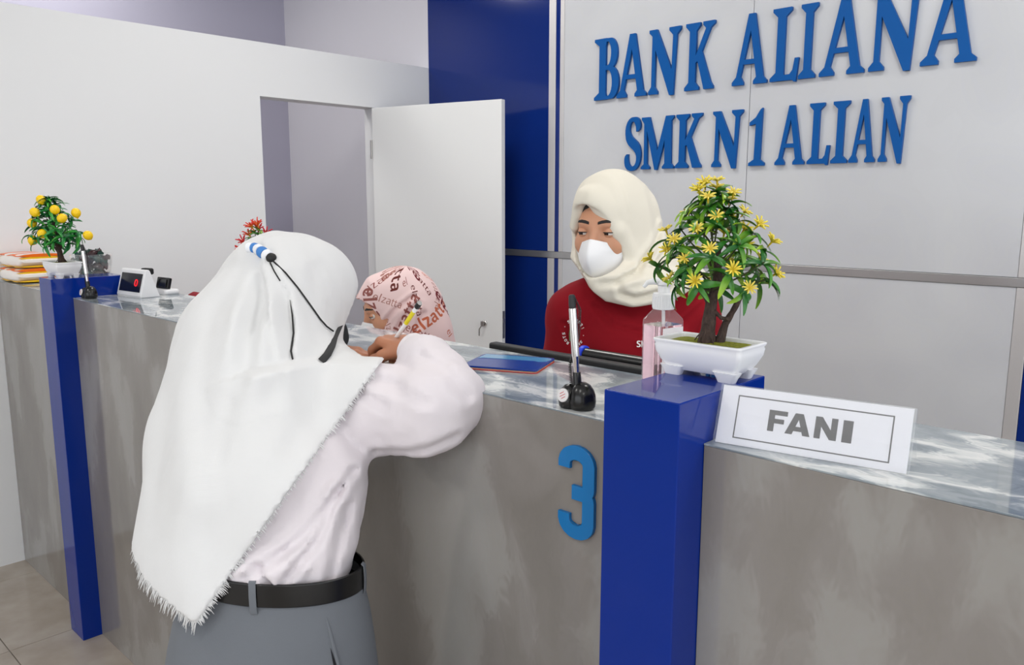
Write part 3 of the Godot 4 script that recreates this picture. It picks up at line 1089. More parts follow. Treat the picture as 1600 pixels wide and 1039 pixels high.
func candy_bowl() -> void:
	var at := Vector3(-3.235, YT, -1.112)
	var o := root("glass_bowl", "clear glass bowl of dark sweets behind the bonsai with yellow fruit", "bowl", at)
	var g := Geo.new()
	g.lathe(Vector3.ZERO, [[0.0, 0.0], [0.034, 0.0], [0.040, 0.003], [0.052, 0.022], [0.063, 0.050], [0.069, 0.085], [0.0715, 0.116], [0.0705, 0.118], [0.0690, 0.116], [0.0665, 0.085], [0.0605, 0.051], [0.049, 0.024], [0.037, 0.0065], [0.0, 0.006]], 40)
	put("bowl_wall", done(g), M.bowl_glass, o)
	var rng := RandomNumberGenerator.new()
	rng.seed = 11
	var proto := Geo.new()
	proto.ball(Vector3.ZERO, Vector3(0.020, 0.0125, 0.0135), Basis(), 14, 8)
	for sx in [-1.0, 1.0]:
		var rings := []
		for k in 4:
			var ring := PackedVector3Array()
			for a_ in 12:
				var a := -TAU * a_ / 12.0
				var rr: float = [0.004, 0.003, 0.008, 0.011][k] * (1.0 + 0.15 * sin(a * 5.0))
				ring.append(Vector3(sx * (0.017 + 0.0045 * k), sin(a) * rr * sx, cos(a) * rr))
			rings.append(ring)
		proto.skin(rings, true, true, true)
	var mesh := done(proto)
	var lay := [[0.018, 4, 0.022], [0.045, 6, 0.032], [0.072, 6, 0.038], [0.098, 6, 0.040], [0.121, 4, 0.026]]
	for l in lay:
		for k in l[1]:
			var a: float = TAU * k / l[1] + l[0] * 40.0
			var green := rng.randf() < 0.3
			var c := put("wrapped_sweet", mesh, M.candy_green if green else M.candy_dark)
			c.position = at + Vector3(cos(a) * l[2], l[0], sin(a) * l[2])
			c.rotation = Vector3(rng.randf_range(-0.4, 0.4), a + PI / 2 + rng.randf_range(-0.4, 0.4), rng.randf_range(-0.4, 0.4))
			tag(c, "dark green wrapped sweet heaped in the clear glass bowl" if green else "dark brown wrapped sweet heaped in the clear glass bowl", "sweet", "wrapped sweets in the glass bowl")

func red_chair(at: Vector3, yaw: float, label: String, low_back: bool) -> void:
	var o := root("office_chair", label, "chair", at, yaw)
	var g := Geo.new()
	var rings := []
	for q in [[0.47, 0.90], [0.475, 0.97], [0.50, 1.0], [0.525, 0.98], [0.535, 0.90]]:
		rings.append(rrect(0.46 * q[1], 0.44 * q[1], 0.09, q[0], 6))
	g.skin(rings, true, true, true)
	put("seat", done(g), M.red_fabric, o)
	g = Geo.new()
	rings = []
	for q in [[0.0, 0.90], [0.01, 0.97], [0.03, 1.0], [0.05, 0.97], [0.06, 0.90]]:
		var ring := rrect(0.42 * q[1], 0.50 * q[1], 0.14, q[0], 8)
		for k in ring.size():
			var p := ring[k]
			ring[k] = Vector3(p.x, (0.70 if low_back else 0.89) - p.z * (0.6 if low_back else 1.0), 0.20 + p.y + 0.05 * (1.0 - p.x * p.x / 0.04))
		rings.append(ring)
	g.skin(rings, true, true, true)
	put("backrest", done(g), M.red_fabric, o)
	g = Geo.new()
	g.tube([Vector3(0, 0.46, 0.05), Vector3(0, 0.47, 0.24), Vector3(0, 0.56, 0.295), Vector3(0, 0.80, 0.305)], [0.02, 0.02, 0.018, 0.016], 10)
	put("back_bracket", done(g), M.foam_black, o)
	g = Geo.new()
	g.tube([Vector3(0, 0.09, 0), Vector3(0, 0.28, 0), Vector3(0, 0.28, 0), Vector3(0, 0.47, 0)], [0.03, 0.03, 0.02, 0.02], 14)
	put("gas_column", done(g), M.foam_black, o)
	for k in 5:
		var a := TAU * k / 5.0
		var d := Vector3(cos(a), 0, sin(a))
		g = Geo.new()
		g.tube([Vector3(0, 0.105, 0), d * 0.14 + Vector3(0, 0.095, 0), d * 0.27 + Vector3(0, 0.07, 0)], [0.028, 0.024, 0.016], 8)
		var leg := put("leg", done(g), M.foam_black, o)
		g = Geo.new()
		g.lathe(d * 0.27 + Vector3(0, 0.027, 0) - d.cross(Vector3.UP) * 0.012, [[0.0, 0.0], [0.024, 0.0], [0.027, 0.004], [0.027, 0.020], [0.024, 0.024], [0.0, 0.024]], 16, Basis(Quaternion(Vector3.UP, d.cross(Vector3.UP))))
		put("castor", done(g), M.foam_black, leg)

func paper_form() -> void:
	var b := root("clipboard", "dark thin clipboard under the paper form on the ledge, by the customer's hands", "clipboard", Vector3(-1.262, YT, -1.005), 0.30)
	var g := Geo.new()
	g.box(Vector3(0, 0.0016, 0), Vector3(0.165, 0.003, 0.17), 0.001)
	put("board", done(g), M.dark_rubber, b)
	g = Geo.new()
	g.box(Vector3(0, 0.006, -0.078), Vector3(0.06, 0.005, 0.010), 0.002)
	put("clip", done(g), M.steel_dull, b)
	var o := root("paper_form", "white paper form being filled in under the customer's writing hand", "paper", Vector3(-1.257, YT + 0.0032, -0.999), 0.30)
	g = Geo.new()
	g.box(Vector3(0, 0.0004, 0.004), Vector3(0.152, 0.0006, 0.150), 0.0001, Basis(), 1)
	put("sheet", done(g), M.page_white, o)
	g = Geo.new()
	for k in 7:
		g.box(Vector3(-0.004, 0.0008, -0.05 + 0.016 * k), Vector3(0.12, 0.0001, 0.0007), 0.00004, Basis(), 1)
	put("ruled_lines", done(g), M.print_grey, o)
# ------------------------------------------------------------------ artificial bonsai trees
func leaf_mesh(len: float, wid: float, bend: float, fold: float, base_c: Color, tip_c: Color) -> ArrayMesh:
	# a strap leaf growing along +z, its upper side towards +y, drooping by bend radians
	var g := Geo.new()
	var n := 7
	var p := Vector3.ZERO
	var rows_t := []
	var rows_b := []
	for k in n + 1:
		var s := float(k) / n
		var ang := 0.25 - bend * s
		if k > 0:
			p += Vector3(0, sin(ang), cos(ang)) * len / n
		var w := wid * 0.5 * (0.30 + 0.70 * sin(PI * pow(minf(s * 0.93 + 0.09, 1.0), 0.75)))
		if k == n:
			w = wid * 0.04
		var up := Vector3(0, cos(ang), -sin(ang))
		var t := PackedVector3Array()
		var b := PackedVector3Array()
		for x in [-1.0, -0.5, 0.0, 0.5, 1.0]:
			var q := p + Vector3(x * w, 0, 0) + up * fold * absf(x) * w
			t.append(q + up * 0.0005)
			b.append(q - up * 0.0005)
		b.reverse()
		rows_t.append(t)
		rows_b.append(b)
	for rr in [rows_t, rows_b]:
		var at := g.v.size()
		g.skin(rr, false)
		for k in rr.size():
			for x in 5:
				g.c[at + k * 5 + x] = base_c.lerp(tip_c, pow(float(k) / n, 1.6))
	# fix the facing: the top rows run left to right while growing outwards
	for k in range(0, g.i.size(), 3):
		var t1 := g.i[k + 1]
		g.i[k + 1] = g.i[k + 2]
		g.i[k + 2] = t1
	for k in g.n.size():
		g.n[k] = -g.n[k]
	return done(g, true)

func flower_mesh(r: float, petals: int, c0: Color, c1: Color, lift: float) -> ArrayMesh:
	# a star of narrow petals opening towards +y
	var g := Geo.new()
	g.tint = c0
	g.tube([Vector3(0, -r * 0.8, 0), Vector3(0, -r * 0.15, 0), Vector3(0, r * 0.12, 0)], [r * 0.07, r * 0.13, r * 0.16], 7)
	for k in petals:
		var a := TAU * k / petals
		var d := Vector3(cos(a), 0, sin(a))
		var up := lift * (1.0 if k % 2 == 0 else 1.7)
		g.tint = c0
		var at := g.v.size()
		g.tube([Vector3(0, 0, 0) + d * r * 0.05, d * r * 0.45 + Vector3(0, r * up * 0.5, 0), d * r * 0.85 + Vector3(0, r * up * 0.75, 0), d * r + Vector3(0, r * up * 0.70, 0)], [r * 0.07, r * 0.12, r * 0.09, r * 0.02], 6)
		for v in range(at, g.v.size()):
			g.c[v] = c0.lerp(c1, clampf(g.v[v].length() / r, 0, 1))
	return done(g, true)

func vmat(called: String, rough: float, back := 0.0) -> StandardMaterial3D:
	var m := mat(called, Color.WHITE, rough)
	m.vertex_color_use_as_albedo = true
	if back > 0.0:
		m.backlight_enabled = true
		m.backlight = Color(back, back, back)
	return m

func lin(r: float, g: float, b: float) -> Color:
	return rgb(r, g, b).srgb_to_linear()

func pot(o: Node3D, soil: Material) -> void:
	# white tray with flared lip, rounded belly and four feet; long side along x
	var g := Geo.new()
	var rings := []
	for q in [[0.008, 0.098, 0.050], [0.010, 0.104, 0.054], [0.020, 0.122, 0.066], [0.034, 0.136, 0.076], [0.043, 0.139, 0.079], [0.046, 0.137, 0.077], [0.049, 0.141, 0.081], [0.0515, 0.142, 0.082], [0.0525, 0.140, 0.080], [0.0525, 0.132, 0.072], [0.050, 0.130, 0.070], [0.040, 0.126, 0.066]]:
		rings.append(rrect(q[1], q[2], 0.006, q[0], 3))
	g.skin(rings, true, true, true)
	var p := put("pot", done(g), M.pot_white, o)
	for sx in [-1.0, 1.0]:
		for sz in [-1.0, 1.0]:
			g = Geo.new()
			rings = []
			for q in [[0.0, 0.84], [0.002, 0.9], [0.006, 1.0], [0.014, 1.3]]:
				rings.append(rrect(0.030 * q[1], 0.016 * q[1], 0.005, q[0], 3, Vector3(sx * 0.043, 0, sz * 0.023)))
			g.skin(rings, true, true, true)
			put("foot", done(g), M.pot_white, p)
	g = Geo.new()
	var rng := RandomNumberGenerator.new()
	rng.seed = 3
	rings = []
	for q in [[0.042, 1.0], [0.0455, 0.98], [0.048, 0.75], [0.0495, 0.4], [0.050, 0.02]]:
		var ring := rrect(0.1305 * q[1], 0.0705 * q[1], 0.006 * q[1], q[0], 6)
		for k in ring.size():
			ring[k].y += rng.randf_range(-0.0006, 0.0006)
		rings.append(ring)
	g.skin(rings, true)
	put("moss", done(g), soil, o)

func wobble_tube(g: Geo, pts: Array, r0: float, r1: float, seed_: int) -> void:
	var c := Curve3D.new()
	for k in pts.size():
		var tan_: Vector3 = (pts[mini(k + 1, pts.size() - 1)] - pts[maxi(k - 1, 0)]) * 0.22
		c.add_point(pts[k], -tan_, tan_)
	var out := []
	var rad := []
	var rng := RandomNumberGenerator.new()
	rng.seed = seed_
	var n := 14
	for k in n + 1:
		var s := float(k) / n
		out.append(c.sample_baked(s * c.get_baked_length()))
		rad.append(lerpf(r0, r1, s) * (1.0 + rng.randf_range(-0.09, 0.09)) + (r0 * 0.35 * pow(1.0 - s, 6.0)))
	g.tube(out, rad, 10)

func bonsai(label: String, at: Vector3, spec: Dictionary) -> void:
	var o := root("potted_bonsai", label, "potted plant", at)
	pot(o, M.moss)
	var F := Basis(Vector3.UP, YAW)
	var base := Vector3(0, 0.047, 0)
	var rng := RandomNumberGenerator.new()
	rng.seed = spec.seed
	var trunk: MeshInstance3D
	for k in spec.stems.size():
		var s: Array = spec.stems[k]
		var g := Geo.new()
		var pts := []
		for q in s[0]:
			pts.append(base + F * Vector3(q[0], q[1], q[2]))
		wobble_tube(g, pts, s[1], s[2], spec.seed + k)
		if k == 0:
			for r in 5:
				var a := TAU * r / 5.0 + 0.5
				g.tube([pts[0] + Vector3(cos(a) * s[1] * 0.8, 0.016, sin(a) * s[1] * 0.8), pts[0] + Vector3(cos(a) * s[1] * 1.5, 0.008, sin(a) * s[1] * 1.5), pts[0] + Vector3(cos(a) * s[1] * 2.1, -0.001, sin(a) * s[1] * 2.1)], [0.0012, 0.001, 0.0006], 5)
			trunk = put("trunk", done(g), M.bark, o)
		else:
			put("branch", done(g), M.bark, trunk)
	# sprigs: rosettes of leaves at points spread over the crown's surface and inside
	var sprigs: Array = spec.get("sprigs", [])
	var heart: Vector3 = Vector3(spec.heart[0], spec.heart[1], spec.heart[2])
	for k in spec.n:
		var s: float = (k + 0.5) / float(spec.n)
		var y: float = lerpf(spec.low, spec.high, s)
		# half width of the crown at this height, widest at a third of its height
		var u: float = (y - spec.low) / (spec.high - spec.low)
		var rad: float = spec.radius * (0.78 + 0.9 * u if u < 0.25 else pow(1.0 - (u - 0.25) / 0.78, 0.75) * 1.0)
		var a: float = 2.399963 * k + spec.seed
		var rr: float = rad * (0.55 + 0.45 * rng.randf())
		sprigs.append([cos(a) * rr + heart.x + spec.lean * u, y, sin(a) * rr * 0.85 + heart.z])
	for k in sprigs.size():
		var q: Array = sprigs[k]
		var tip := base + F * Vector3(q[0], q[1], q[2])
		var from := base + F * (heart + Vector3(spec.lean * 0.5, clampf(q[1] - 0.05, spec.low, spec.high) - heart.y, 0)) 
		var out := (tip - from)
		out = (out.normalized() + Vector3(0, 0.35, 0)).normalized()
		if k % 2 == 0:
			var g := Geo.new()
			g.tube([from.lerp(tip, 0.05), from.lerp(tip, 0.6) - Vector3(0, 0.003, 0), tip], [0.0016, 0.0012, 0.0010], 5)
			put("twig", done(g), M.twig, trunk)
		var bs := Basis(Quaternion(Vector3.UP, out))
		var nl: int = spec.leaves + (rng.randi() % 2)
		for l in nl:
			var a := TAU * l / nl + rng.randf_range(-0.4, 0.4)
			var leaf := put("leaf", spec.leaf_meshes[rng.randi() % spec.leaf_meshes.size()], M.leaf, o)
			var tilt := rng.randf_range(-0.55, 0.45)
			leaf.transform = Transform3D(bs * Basis(Vector3.UP, a) * Basis(Vector3.RIGHT, tilt) * Basis(Vector3.BACK, rng.randf_range(-0.4, 0.4)) * Basis().scaled(Vector3.ONE * rng.randf_range(0.75, 1.12)), tip - out * 0.004)
		if spec.has("flower") and rng.randf() < spec.flower_share:
			var fl := put("flower", spec.flower[rng.randi() % spec.flower.size()], M.petal, o)
			var fo := (out + Vector3(rng.randf_range(-0.4, 0.4), 0.25, rng.randf_range(-0.4, 0.4)) + Vector3(0.25, 0, 0.35)).normalized()
			fl.transform = Transform3D(Basis(Quaternion(Vector3.UP, fo)) * Basis(Vector3.UP, rng.randf() * TAU), tip + fo * 0.012)
	if spec.has("fruit"):
		for q in spec.fruit:
			var g := Geo.new()
			g.ball(Vector3.ZERO, Vector3(0.0148, 0.0162, 0.0148), Basis(), 18, 12)
			g.lathe(Vector3.ZERO, [[0.0, -0.0195], [0.0020, -0.0188], [0.0045, -0.0155]], 10)
			var fr := put("fruit", done(g), M.fruit_yellow, o)
			fr.position = base + F * Vector3(q[0], q[1], q[2])
			fr.rotation = Vector3(rng.randf_range(-0.8, 0.8), 0, rng.randf_range(-0.8, 0.8))

func build_plants() -> void:
	mat("pot_white", rgb(240, 240, 243), 0.25)
	var ms := mat("moss", rgb(128, 132, 24), 0.95)
	tri(ms, noise_tex(0.05, 3, [[0.0, rgb(96, 104, 14)], [1.0, rgb(158, 156, 40)]], 8), Vector3(6, 6, 6), false)
	var bk := mat("bark", rgb(62, 46, 40), 0.8)
	var bn := noise_tex(0.03, 4, [], 4, FastNoiseLite.FRACTAL_RIDGED)
	tri(bk, noise_tex(0.03, 4, [[0.0, rgb(40, 30, 27)], [0.6, rgb(70, 52, 45)], [1.0, rgb(98, 80, 70)]], 4), Vector3(14, 5, 14), false)
	relief(bk, bn, 0.25)
	mat("twig", rgb(64, 70, 34), 0.7)
	vmat("leaf", 0.32, 0.35)
	vmat("petal", 0.5, 0.35)
	mat("fruit_yellow", rgb(252, 208, 12), 0.4)
	var green := lin(44, 112, 40)
	var mid := lin(92, 156, 44)
	var lime := lin(186, 220, 56)
	var strap := [leaf_mesh(0.036, 0.0086, 1.3, 0.30, green, mid), leaf_mesh(0.040, 0.0095, 0.9, 0.25, lin(44, 110, 40), lin(140, 190, 50)), leaf_mesh(0.036, 0.0092, 1.5, 0.35, lin(60, 128, 40), lime), leaf_mesh(0.038, 0.0080, 1.0, 0.2, lin(30, 90, 38), lin(60, 132, 44))]
	var yel := [flower_mesh(0.0115, 11, lin(206, 176, 30), lin(250, 232, 110), 0.35), flower_mesh(0.0122, 12, lin(196, 170, 24), lin(246, 226, 84), 0.55)]
	bonsai("bonsai with yellow flowers in a white tray pot, on the near blue pillar", Vector3(-0.5875, YK, -1.028), {
		"seed": 5, "stems": [
			[[[-0.004, 0, 0], [-0.002, 0.03, 0.002], [0.001, 0.06, 0], [0.010, 0.092, -0.004], [0.006, 0.14, 0]], 0.0098, 0.0048],
			[[[0.014, 0, 0.002], [0.022, 0.028, 0], [0.034, 0.050, 0.0], [0.046, 0.078, 0.004]], 0.0058, 0.0034],
			[[[0.002, 0.050, 0.004], [0.014, 0.038, 0.008], [0.026, 0.036, 0.006]], 0.0026, 0.0030],
			[[[-0.002, 0.062, 0], [-0.014, 0.076, 0.003], [-0.034, 0.090, 0.0]], 0.0048, 0.0028],
		],
		"heart": [0.002, 0.10, 0.0], "low": 0.076, "high": 0.220, "radius": 0.096, "lean": -0.006, "n": 46, "leaves": 5,
		"leaf_meshes": strap, "flower": yel, "flower_share": 0.85,
	})
	var narrow := [leaf_mesh(0.042, 0.0110, 1.2, 0.3, lin(20, 110, 48), lin(50, 150, 60)), leaf_mesh(0.044, 0.0100, 1.6, 0.3, lin(30, 130, 50), lin(96, 190, 70)), leaf_mesh(0.040, 0.0115, 0.8, 0.2, lin(14, 90, 44), lin(30, 126, 54))]
	var fr := []
	for q in [[313, 175, 0.01], [293, 260, 0.035], [423, 243, 0.03], [530, 265, 0.0], [478, 300, 0.04], [250, 335, 0.02], [342, 407, 0.045], [245, 455, 0.02], [620, 420, 0.02]]:
		fr.append([(q[0] / 4.72 - 95.5) / 440.0 + 0.022, (415.0 - (q[1] / 4.72 + 280.0)) / 455.0 - 0.010, q[2]])
	bonsai("bonsai with round yellow fruit in a white tray pot, on the far blue pillar", Vector3(-2.9155, YK, -0.910), {
		"seed": 12, "stems": [
			[[[0.0, 0, 0], [-0.003, 0.035, 0.002], [-0.012, 0.075, 0], [-0.016, 0.12, -0.004], [-0.02, 0.17, 0]], 0.0092, 0.004],
			[[[-0.003, 0.045, 0.0], [0.010, 0.070, 0], [0.034, 0.092, 0.0], [0.060, 0.085, 0.014]], 0.004, 0.002],
			[[[-0.003, 0.028, 0.002], [-0.016, 0.05, 0.004], [-0.034, 0.068, 0.002]], 0.004, 0.0022],
		],
		"heart": [-0.012, 0.10, 0.0], "low": 0.055, "high": 0.214, "radius": 0.094, "lean": -0.014, "n": 54, "leaves": 4,
		"sprigs": [[0.062, 0.088, 0.012], [0.058, 0.070, 0.006], [0.050, 0.10, 0.0]],
		"leaf_meshes": narrow, "fruit": fr,
	})
	var red := [flower_mesh(0.0165, 9, lin(240, 150, 30), lin(220, 40, 44), 0.8), flower_mesh(0.015, 8, lin(226, 60, 40), lin(205, 28, 50), 0.9)]
	var light := [leaf_mesh(0.030, 0.0085, 0.9, 0.3, lin(70, 130, 50), lin(160, 200, 84)), leaf_mesh(0.034, 0.0075, 1.2, 0.3, lin(50, 112, 50), lin(130, 180, 80))]
	bonsai("bonsai with red flowers on the ledge, mostly hidden behind the customer's white headscarf", Vector3(-1.955, YT, -1.085), {
		"seed": 21, "stems": [
			[[[0.0, 0, 0], [0.004, 0.04, 0.002], [0.001, 0.09, 0], [0.0, 0.13, -0.004]], 0.009, 0.004],
			[[[0.004, 0.03, 0], [0.02, 0.06, 0], [0.034, 0.08, 0.0]], 0.005, 0.003],
		],
		"heart": [0.0, 0.09, 0.0], "low": 0.075, "high": 0.195, "radius": 0.06, "lean": 0.0, "n": 26, "leaves": 4,
		"leaf_meshes": light, "flower": red, "flower_share": 0.6,
	})
# ------------------------------------------------------------------ soft bodies: blended bones meshed as surface nets
class Field:
	var T := PackedInt32Array()
	var A := PackedVector3Array()
	var B := PackedVector3Array()
	var RA := PackedFloat32Array()
	var RB := PackedFloat32Array()
	var INV := PackedFloat32Array()
	var K := PackedFloat32Array()
	var SUB := PackedInt32Array()
	var X: Array[Transform3D] = []
	var RR := PackedVector3Array()
	var all := PackedInt32Array()
	func _add(t: int, a: Vector3, b: Vector3, ra: float, rb: float, k: float, sub: bool, x: Transform3D, r: Vector3) -> void:
		T.append(t)
		A.append(a)
		B.append(b - a)
		RA.append(ra)
		RB.append(rb)
		INV.append(1.0 / maxf((b - a).length_squared(), 1e-12))
		K.append(k)
		SUB.append(1 if sub else 0)
		X.append(x)
		RR.append(r)
		all.append(T.size() - 1)
	func bone(a: Vector3, ra: float, b: Vector3, rb: float, k := 0.03, sub := false) -> void:
		_add(0, a, b, ra, rb, k, sub, Transform3D(), Vector3.ONE)
	func chain(pts: Array, k := 0.03) -> void:
		# pts: [x, y, z, r] rows
		for i in pts.size() - 1:
			var p: Array = pts[i]
			var q: Array = pts[i + 1]
			bone(Vector3(p[0], p[1], p[2]), p[3], Vector3(q[0], q[1], q[2]), q[3], k)
	func ell(c: Vector3, r: Vector3, basis := Basis(), k := 0.02, sub := false) -> void:
		var x := Transform3D(basis * Basis().scaled(r), c).affine_inverse()
		_add(1, c, c, 0, 0, k, sub, x, r)
	func one(i: int, p: Vector3) -> float:
		if T[i] == 0:
			var pa := p - A[i]
			var h := clampf(pa.dot(B[i]) * INV[i], 0.0, 1.0)
			return (pa - B[i] * h).length() - (RA[i] + (RB[i] - RA[i]) * h)
		var q := X[i] * p
		var k0 := q.length()
		var k1 := (q / RR[i]).length()
		if k1 < 1e-6:
			return -minf(RR[i].x, minf(RR[i].y, RR[i].z))
		return k0 * (k0 - 1.0) / k1
	func eval(p: Vector3, ids: PackedInt32Array) -> float:
		var d := 1e3
		for i in ids:
			var di: float
			if T[i] == 0:
				var pa := p - A[i]
				var h := clampf(pa.dot(B[i]) * INV[i], 0.0, 1.0)
				di = (pa - B[i] * h).length() - (RA[i] + (RB[i] - RA[i]) * h)
			else:
				var q := X[i] * p
				var k0 := q.length()
				var k1 := (q / RR[i]).length()
				di = k0 * (k0 - 1.0) / maxf(k1, 1e-6)
			var k := K[i]
			if SUB[i] == 1:
				var e := maxf(k - absf(d + di), 0.0) / k
				d = maxf(d, -di) + e * e * k * 0.25
			else:
				var e := maxf(k - absf(d - di), 0.0) / k
				d = minf(d, di) - e * e * k * 0.25
		return d
	# walk from p along dir until the surface
	func drop(p: Vector3, dir: Vector3, off := 0.0) -> Vector3:
		for s in 60:
			var d := eval(p, all) - off
			if d < 0.0004:
				break
			p += dir * d * 0.9
		return p
	func normal(p: Vector3) -> Vector3:
		var e := 0.002
		var d := eval(p, all)
		return Vector3(eval(p + Vector3(e, 0, 0), all) - d, eval(p + Vector3(0, e, 0), all) - d, eval(p + Vector3(0, 0, e), all) - d).normalized()

func surf(g: Geo, f: Field, lo: Vector3, hi: Vector3, cell: float, disp = null, slack := 0.012) -> void:
	var bx := int(ceil((hi.x - lo.x) / (cell * 4)))
	var by := int(ceil((hi.y - lo.y) / (cell * 4)))
	var bz := int(ceil((hi.z - lo.z) / (cell * 4)))
	var nx := bx * 4 + 1
	var ny := by * 4 + 1
	var nz := bz * 4 + 1
	var sy := nx
	var sz := nx * ny
	var val := PackedFloat32Array()
	val.resize(nx * ny * nz)
	val.fill(1e9)
	var vid := PackedInt32Array()
	vid.resize(nx * ny * nz)
	vid.fill(-1)
	var R := cell * 4 * 0.8661
	var has_disp: bool = disp != null
	var blocks := PackedInt32Array()
	var nprim := f.T.size()
	var di := PackedFloat32Array()
	di.resize(nprim)
	for z in bz:
		for y in by:
			for x in bx:
				var c := lo + Vector3(x * 4 + 2, y * 4 + 2, z * 4 + 2) * cell
				var dmin := 1e9
				for i in nprim:
					var d := f.one(i, c)
					di[i] = d
					if f.SUB[i] == 0 and d < dmin:
						dmin = d
				if dmin > R + slack + 0.03 or dmin < -R - slack - 0.1:
					continue
				var dc := f.eval(c, f.all)
				if absf(dc) > R * 1.15 + slack:
					continue
				var ids := PackedInt32Array()
				for i in nprim:
					if f.SUB[i] == 0:
						if di[i] < dmin + 2 * R + f.K[i] + 0.01:
							ids.append(i)
					elif di[i] < R * 2 + slack + f.K[i]:
						ids.append(i)
				for k in 5:
					for j in 5:
						var at := x * 4 + (y * 4 + j) * sy + (z * 4 + k) * sz
						for i in 5:
							if val[at + i] > 1e8:
								var p := lo + Vector3(x * 4 + i, y * 4 + j, z * 4 + k) * cell
								var d := f.eval(p, ids)
								if has_disp:
									d = disp.call(p, d)
								val[at + i] = d
				blocks.append(x)
				blocks.append(y)
				blocks.append(z)
	var first := g.v.size()
	var off := [0, 1, sy, sy + 1, sz, sz + 1, sz + sy, sz + sy + 1]
	var offv := [Vector3(0, 0, 0), Vector3(1, 0, 0), Vector3(0, 1, 0), Vector3(1, 1, 0), Vector3(0, 0, 1), Vector3(1, 0, 1), Vector3(0, 1, 1), Vector3(1, 1, 1)]
	var edges := [0, 1, 2, 3, 4, 5, 6, 7, 0, 2, 1, 3, 4, 6, 5, 7, 0, 4, 1, 5, 2, 6, 3, 7]
	var cv := PackedFloat32Array()
	cv.resize(8)
	for b in range(0, blocks.size(), 3):
		for k in 4:
			for j in 4:
				for i in 4:
					var px := blocks[b] * 4 + i
					var py := blocks[b + 1] * 4 + j
					var pz := blocks[b + 2] * 4 + k
					var at := px + py * sy + pz * sz
					var neg := 0
					for q in 8:
						cv[q] = val[at + off[q]]
						if cv[q] < 0.0:
							neg += 1
					if neg == 0 or neg == 8:
						continue
					var sum := Vector3.ZERO
					var n := 0
					for e in range(0, 24, 2):
						var a: int = edges[e]
						var c: int = edges[e + 1]
						if (cv[a] < 0.0) != (cv[c] < 0.0):
							var t := cv[a] / (cv[a] - cv[c])
							sum += offv[a].lerp(offv[c], t)
							n += 1
					vid[at] = g.v.size()
					g.vert(lo + (Vector3(px, py, pz) + sum / n) * cell, Vector3.ZERO)
	for b in range(0, blocks.size(), 3):
		for k in 4:
			for j in 4:
				for i in 4:
					var px := blocks[b] * 4 + i
					var py := blocks[b + 1] * 4 + j
					var pz := blocks[b + 2] * 4 + k
					if px == 0 or py == 0 or pz == 0:
						continue
					var at := px + py * sy + pz * sz
					var v0 := val[at] < 0.0
					if (val[at + 1] < 0.0) != v0 and val[at + 1] < 1e8:
						_net(g, vid[at - sy - sz], vid[at - sz], vid[at], vid[at - sy], v0)
					if (val[at + sy] < 0.0) != v0 and val[at + sy] < 1e8:
						_net(g, vid[at - 1 - sz], vid[at - 1], vid[at], vid[at - sz], v0)
					if (val[at + sz] < 0.0) != v0 and val[at + sz] < 1e8:
						_net(g, vid[at - 1 - sy], vid[at - sy], vid[at], vid[at - 1], v0)
	for k in range(first, g.v.size()):
		g.n[k] = g.n[k].normalized()

func _net(g: Geo, a: int, b: int, c: int, d: int, out: bool) -> void:
	if a < 0 or b < 0 or c < 0 or d < 0:
		return
	if not out:
		var t := b
		b = d
		d = t
	g.face(a, b, c)
	g.face(a, c, d)
	var n := (g.v[c] - g.v[a]).cross(g.v[d] - g.v[b])
	g.n[a] += n
	g.n[b] += n
	g.n[c] += n
	g.n[d] += n

# distance from (x, y) to a polyline given as [x, y] rows, and how far along it lies (0..1)
func line_dist(p: Vector2, pts: PackedVector2Array) -> Vector2:
	var best := 1e9
	var along := 0.0
	var side := 1.0
	for k in pts.size() - 1:
		var a := pts[k]
		var ab := pts[k + 1] - a
		var h := clampf((p - a).dot(ab) / ab.length_squared(), 0, 1)
		var d := (p - a - ab * h).length()
		if d < best:
			best = d
			side = 1.0 if ab.cross(p - a) >= 0.0 else -1.0
			along = (k + h) / (pts.size() - 1)
	return Vector2(best * side, along)

# one hand: w has its origin at the wrist, x towards the thumb, y along the fingers, z out of the back of the hand
func hand(f: Field, w: Transform3D, curl: Array, thumb: Array, s := 1.0) -> void:
	var k := 0.006
	var kn := [[0.028, 0.078], [0.009, 0.083], [-0.010, 0.079], [-0.027, 0.070]]
	var lens := [[0.036, 0.022, 0.018], [0.040, 0.025, 0.019], [0.037, 0.023, 0.018], [0.029, 0.018, 0.016]]
	f.bone(w * (Vector3(0, -0.03, 0) * s), 0.021 * s, w * (Vector3(0.0, 0.012, 0) * s), 0.022 * s, 0.02)
	for i in 4:
		var m := Vector3(kn[i][0], kn[i][1], 0.0) * s
		f.bone(w * (Vector3(kn[i][0] * 0.55, 0.012, -0.001) * s), 0.0135 * s, w * m, 0.0105 * s, 0.012)
		var ang := 0.0
		var p := m
		var side: float = (kn[i][0]) * 2.0
		for j in 3:
			ang += curl[i][j]
			var d := Vector3(sin(side) * cos(ang), cos(ang) * cos(side), -sin(ang))
			var q: Vector3 = p + d * lens[i][j] * s
			f.bone(w * p, (0.0092 - 0.0010 * j) * s, w * q, (0.0084 - 0.0012 * j) * s, k)
			p = q
	var t := Vector3(0.020, 0.018, -0.006) * s
	var tl := [0.040, 0.030, 0.024]
	for j in 3:
		var q: Vector3 = t + (thumb[j] as Vector3).normalized() * tl[j] * s
		f.bone(w * t, (0.0135 - 0.0018 * j) * s, w * q, (0.0112 - 0.0016 * j) * s, 0.010 if j == 0 else k)
		t = q

func axes(o: Vector3, y: Vector3, z: Vector3, right := false) -> Transform3D:
	y = y.normalized()
	z = (z - y * z.dot(y)).normalized()
	return Transform3D(Basis(-y.cross(z) if right else y.cross(z), y, z), o)
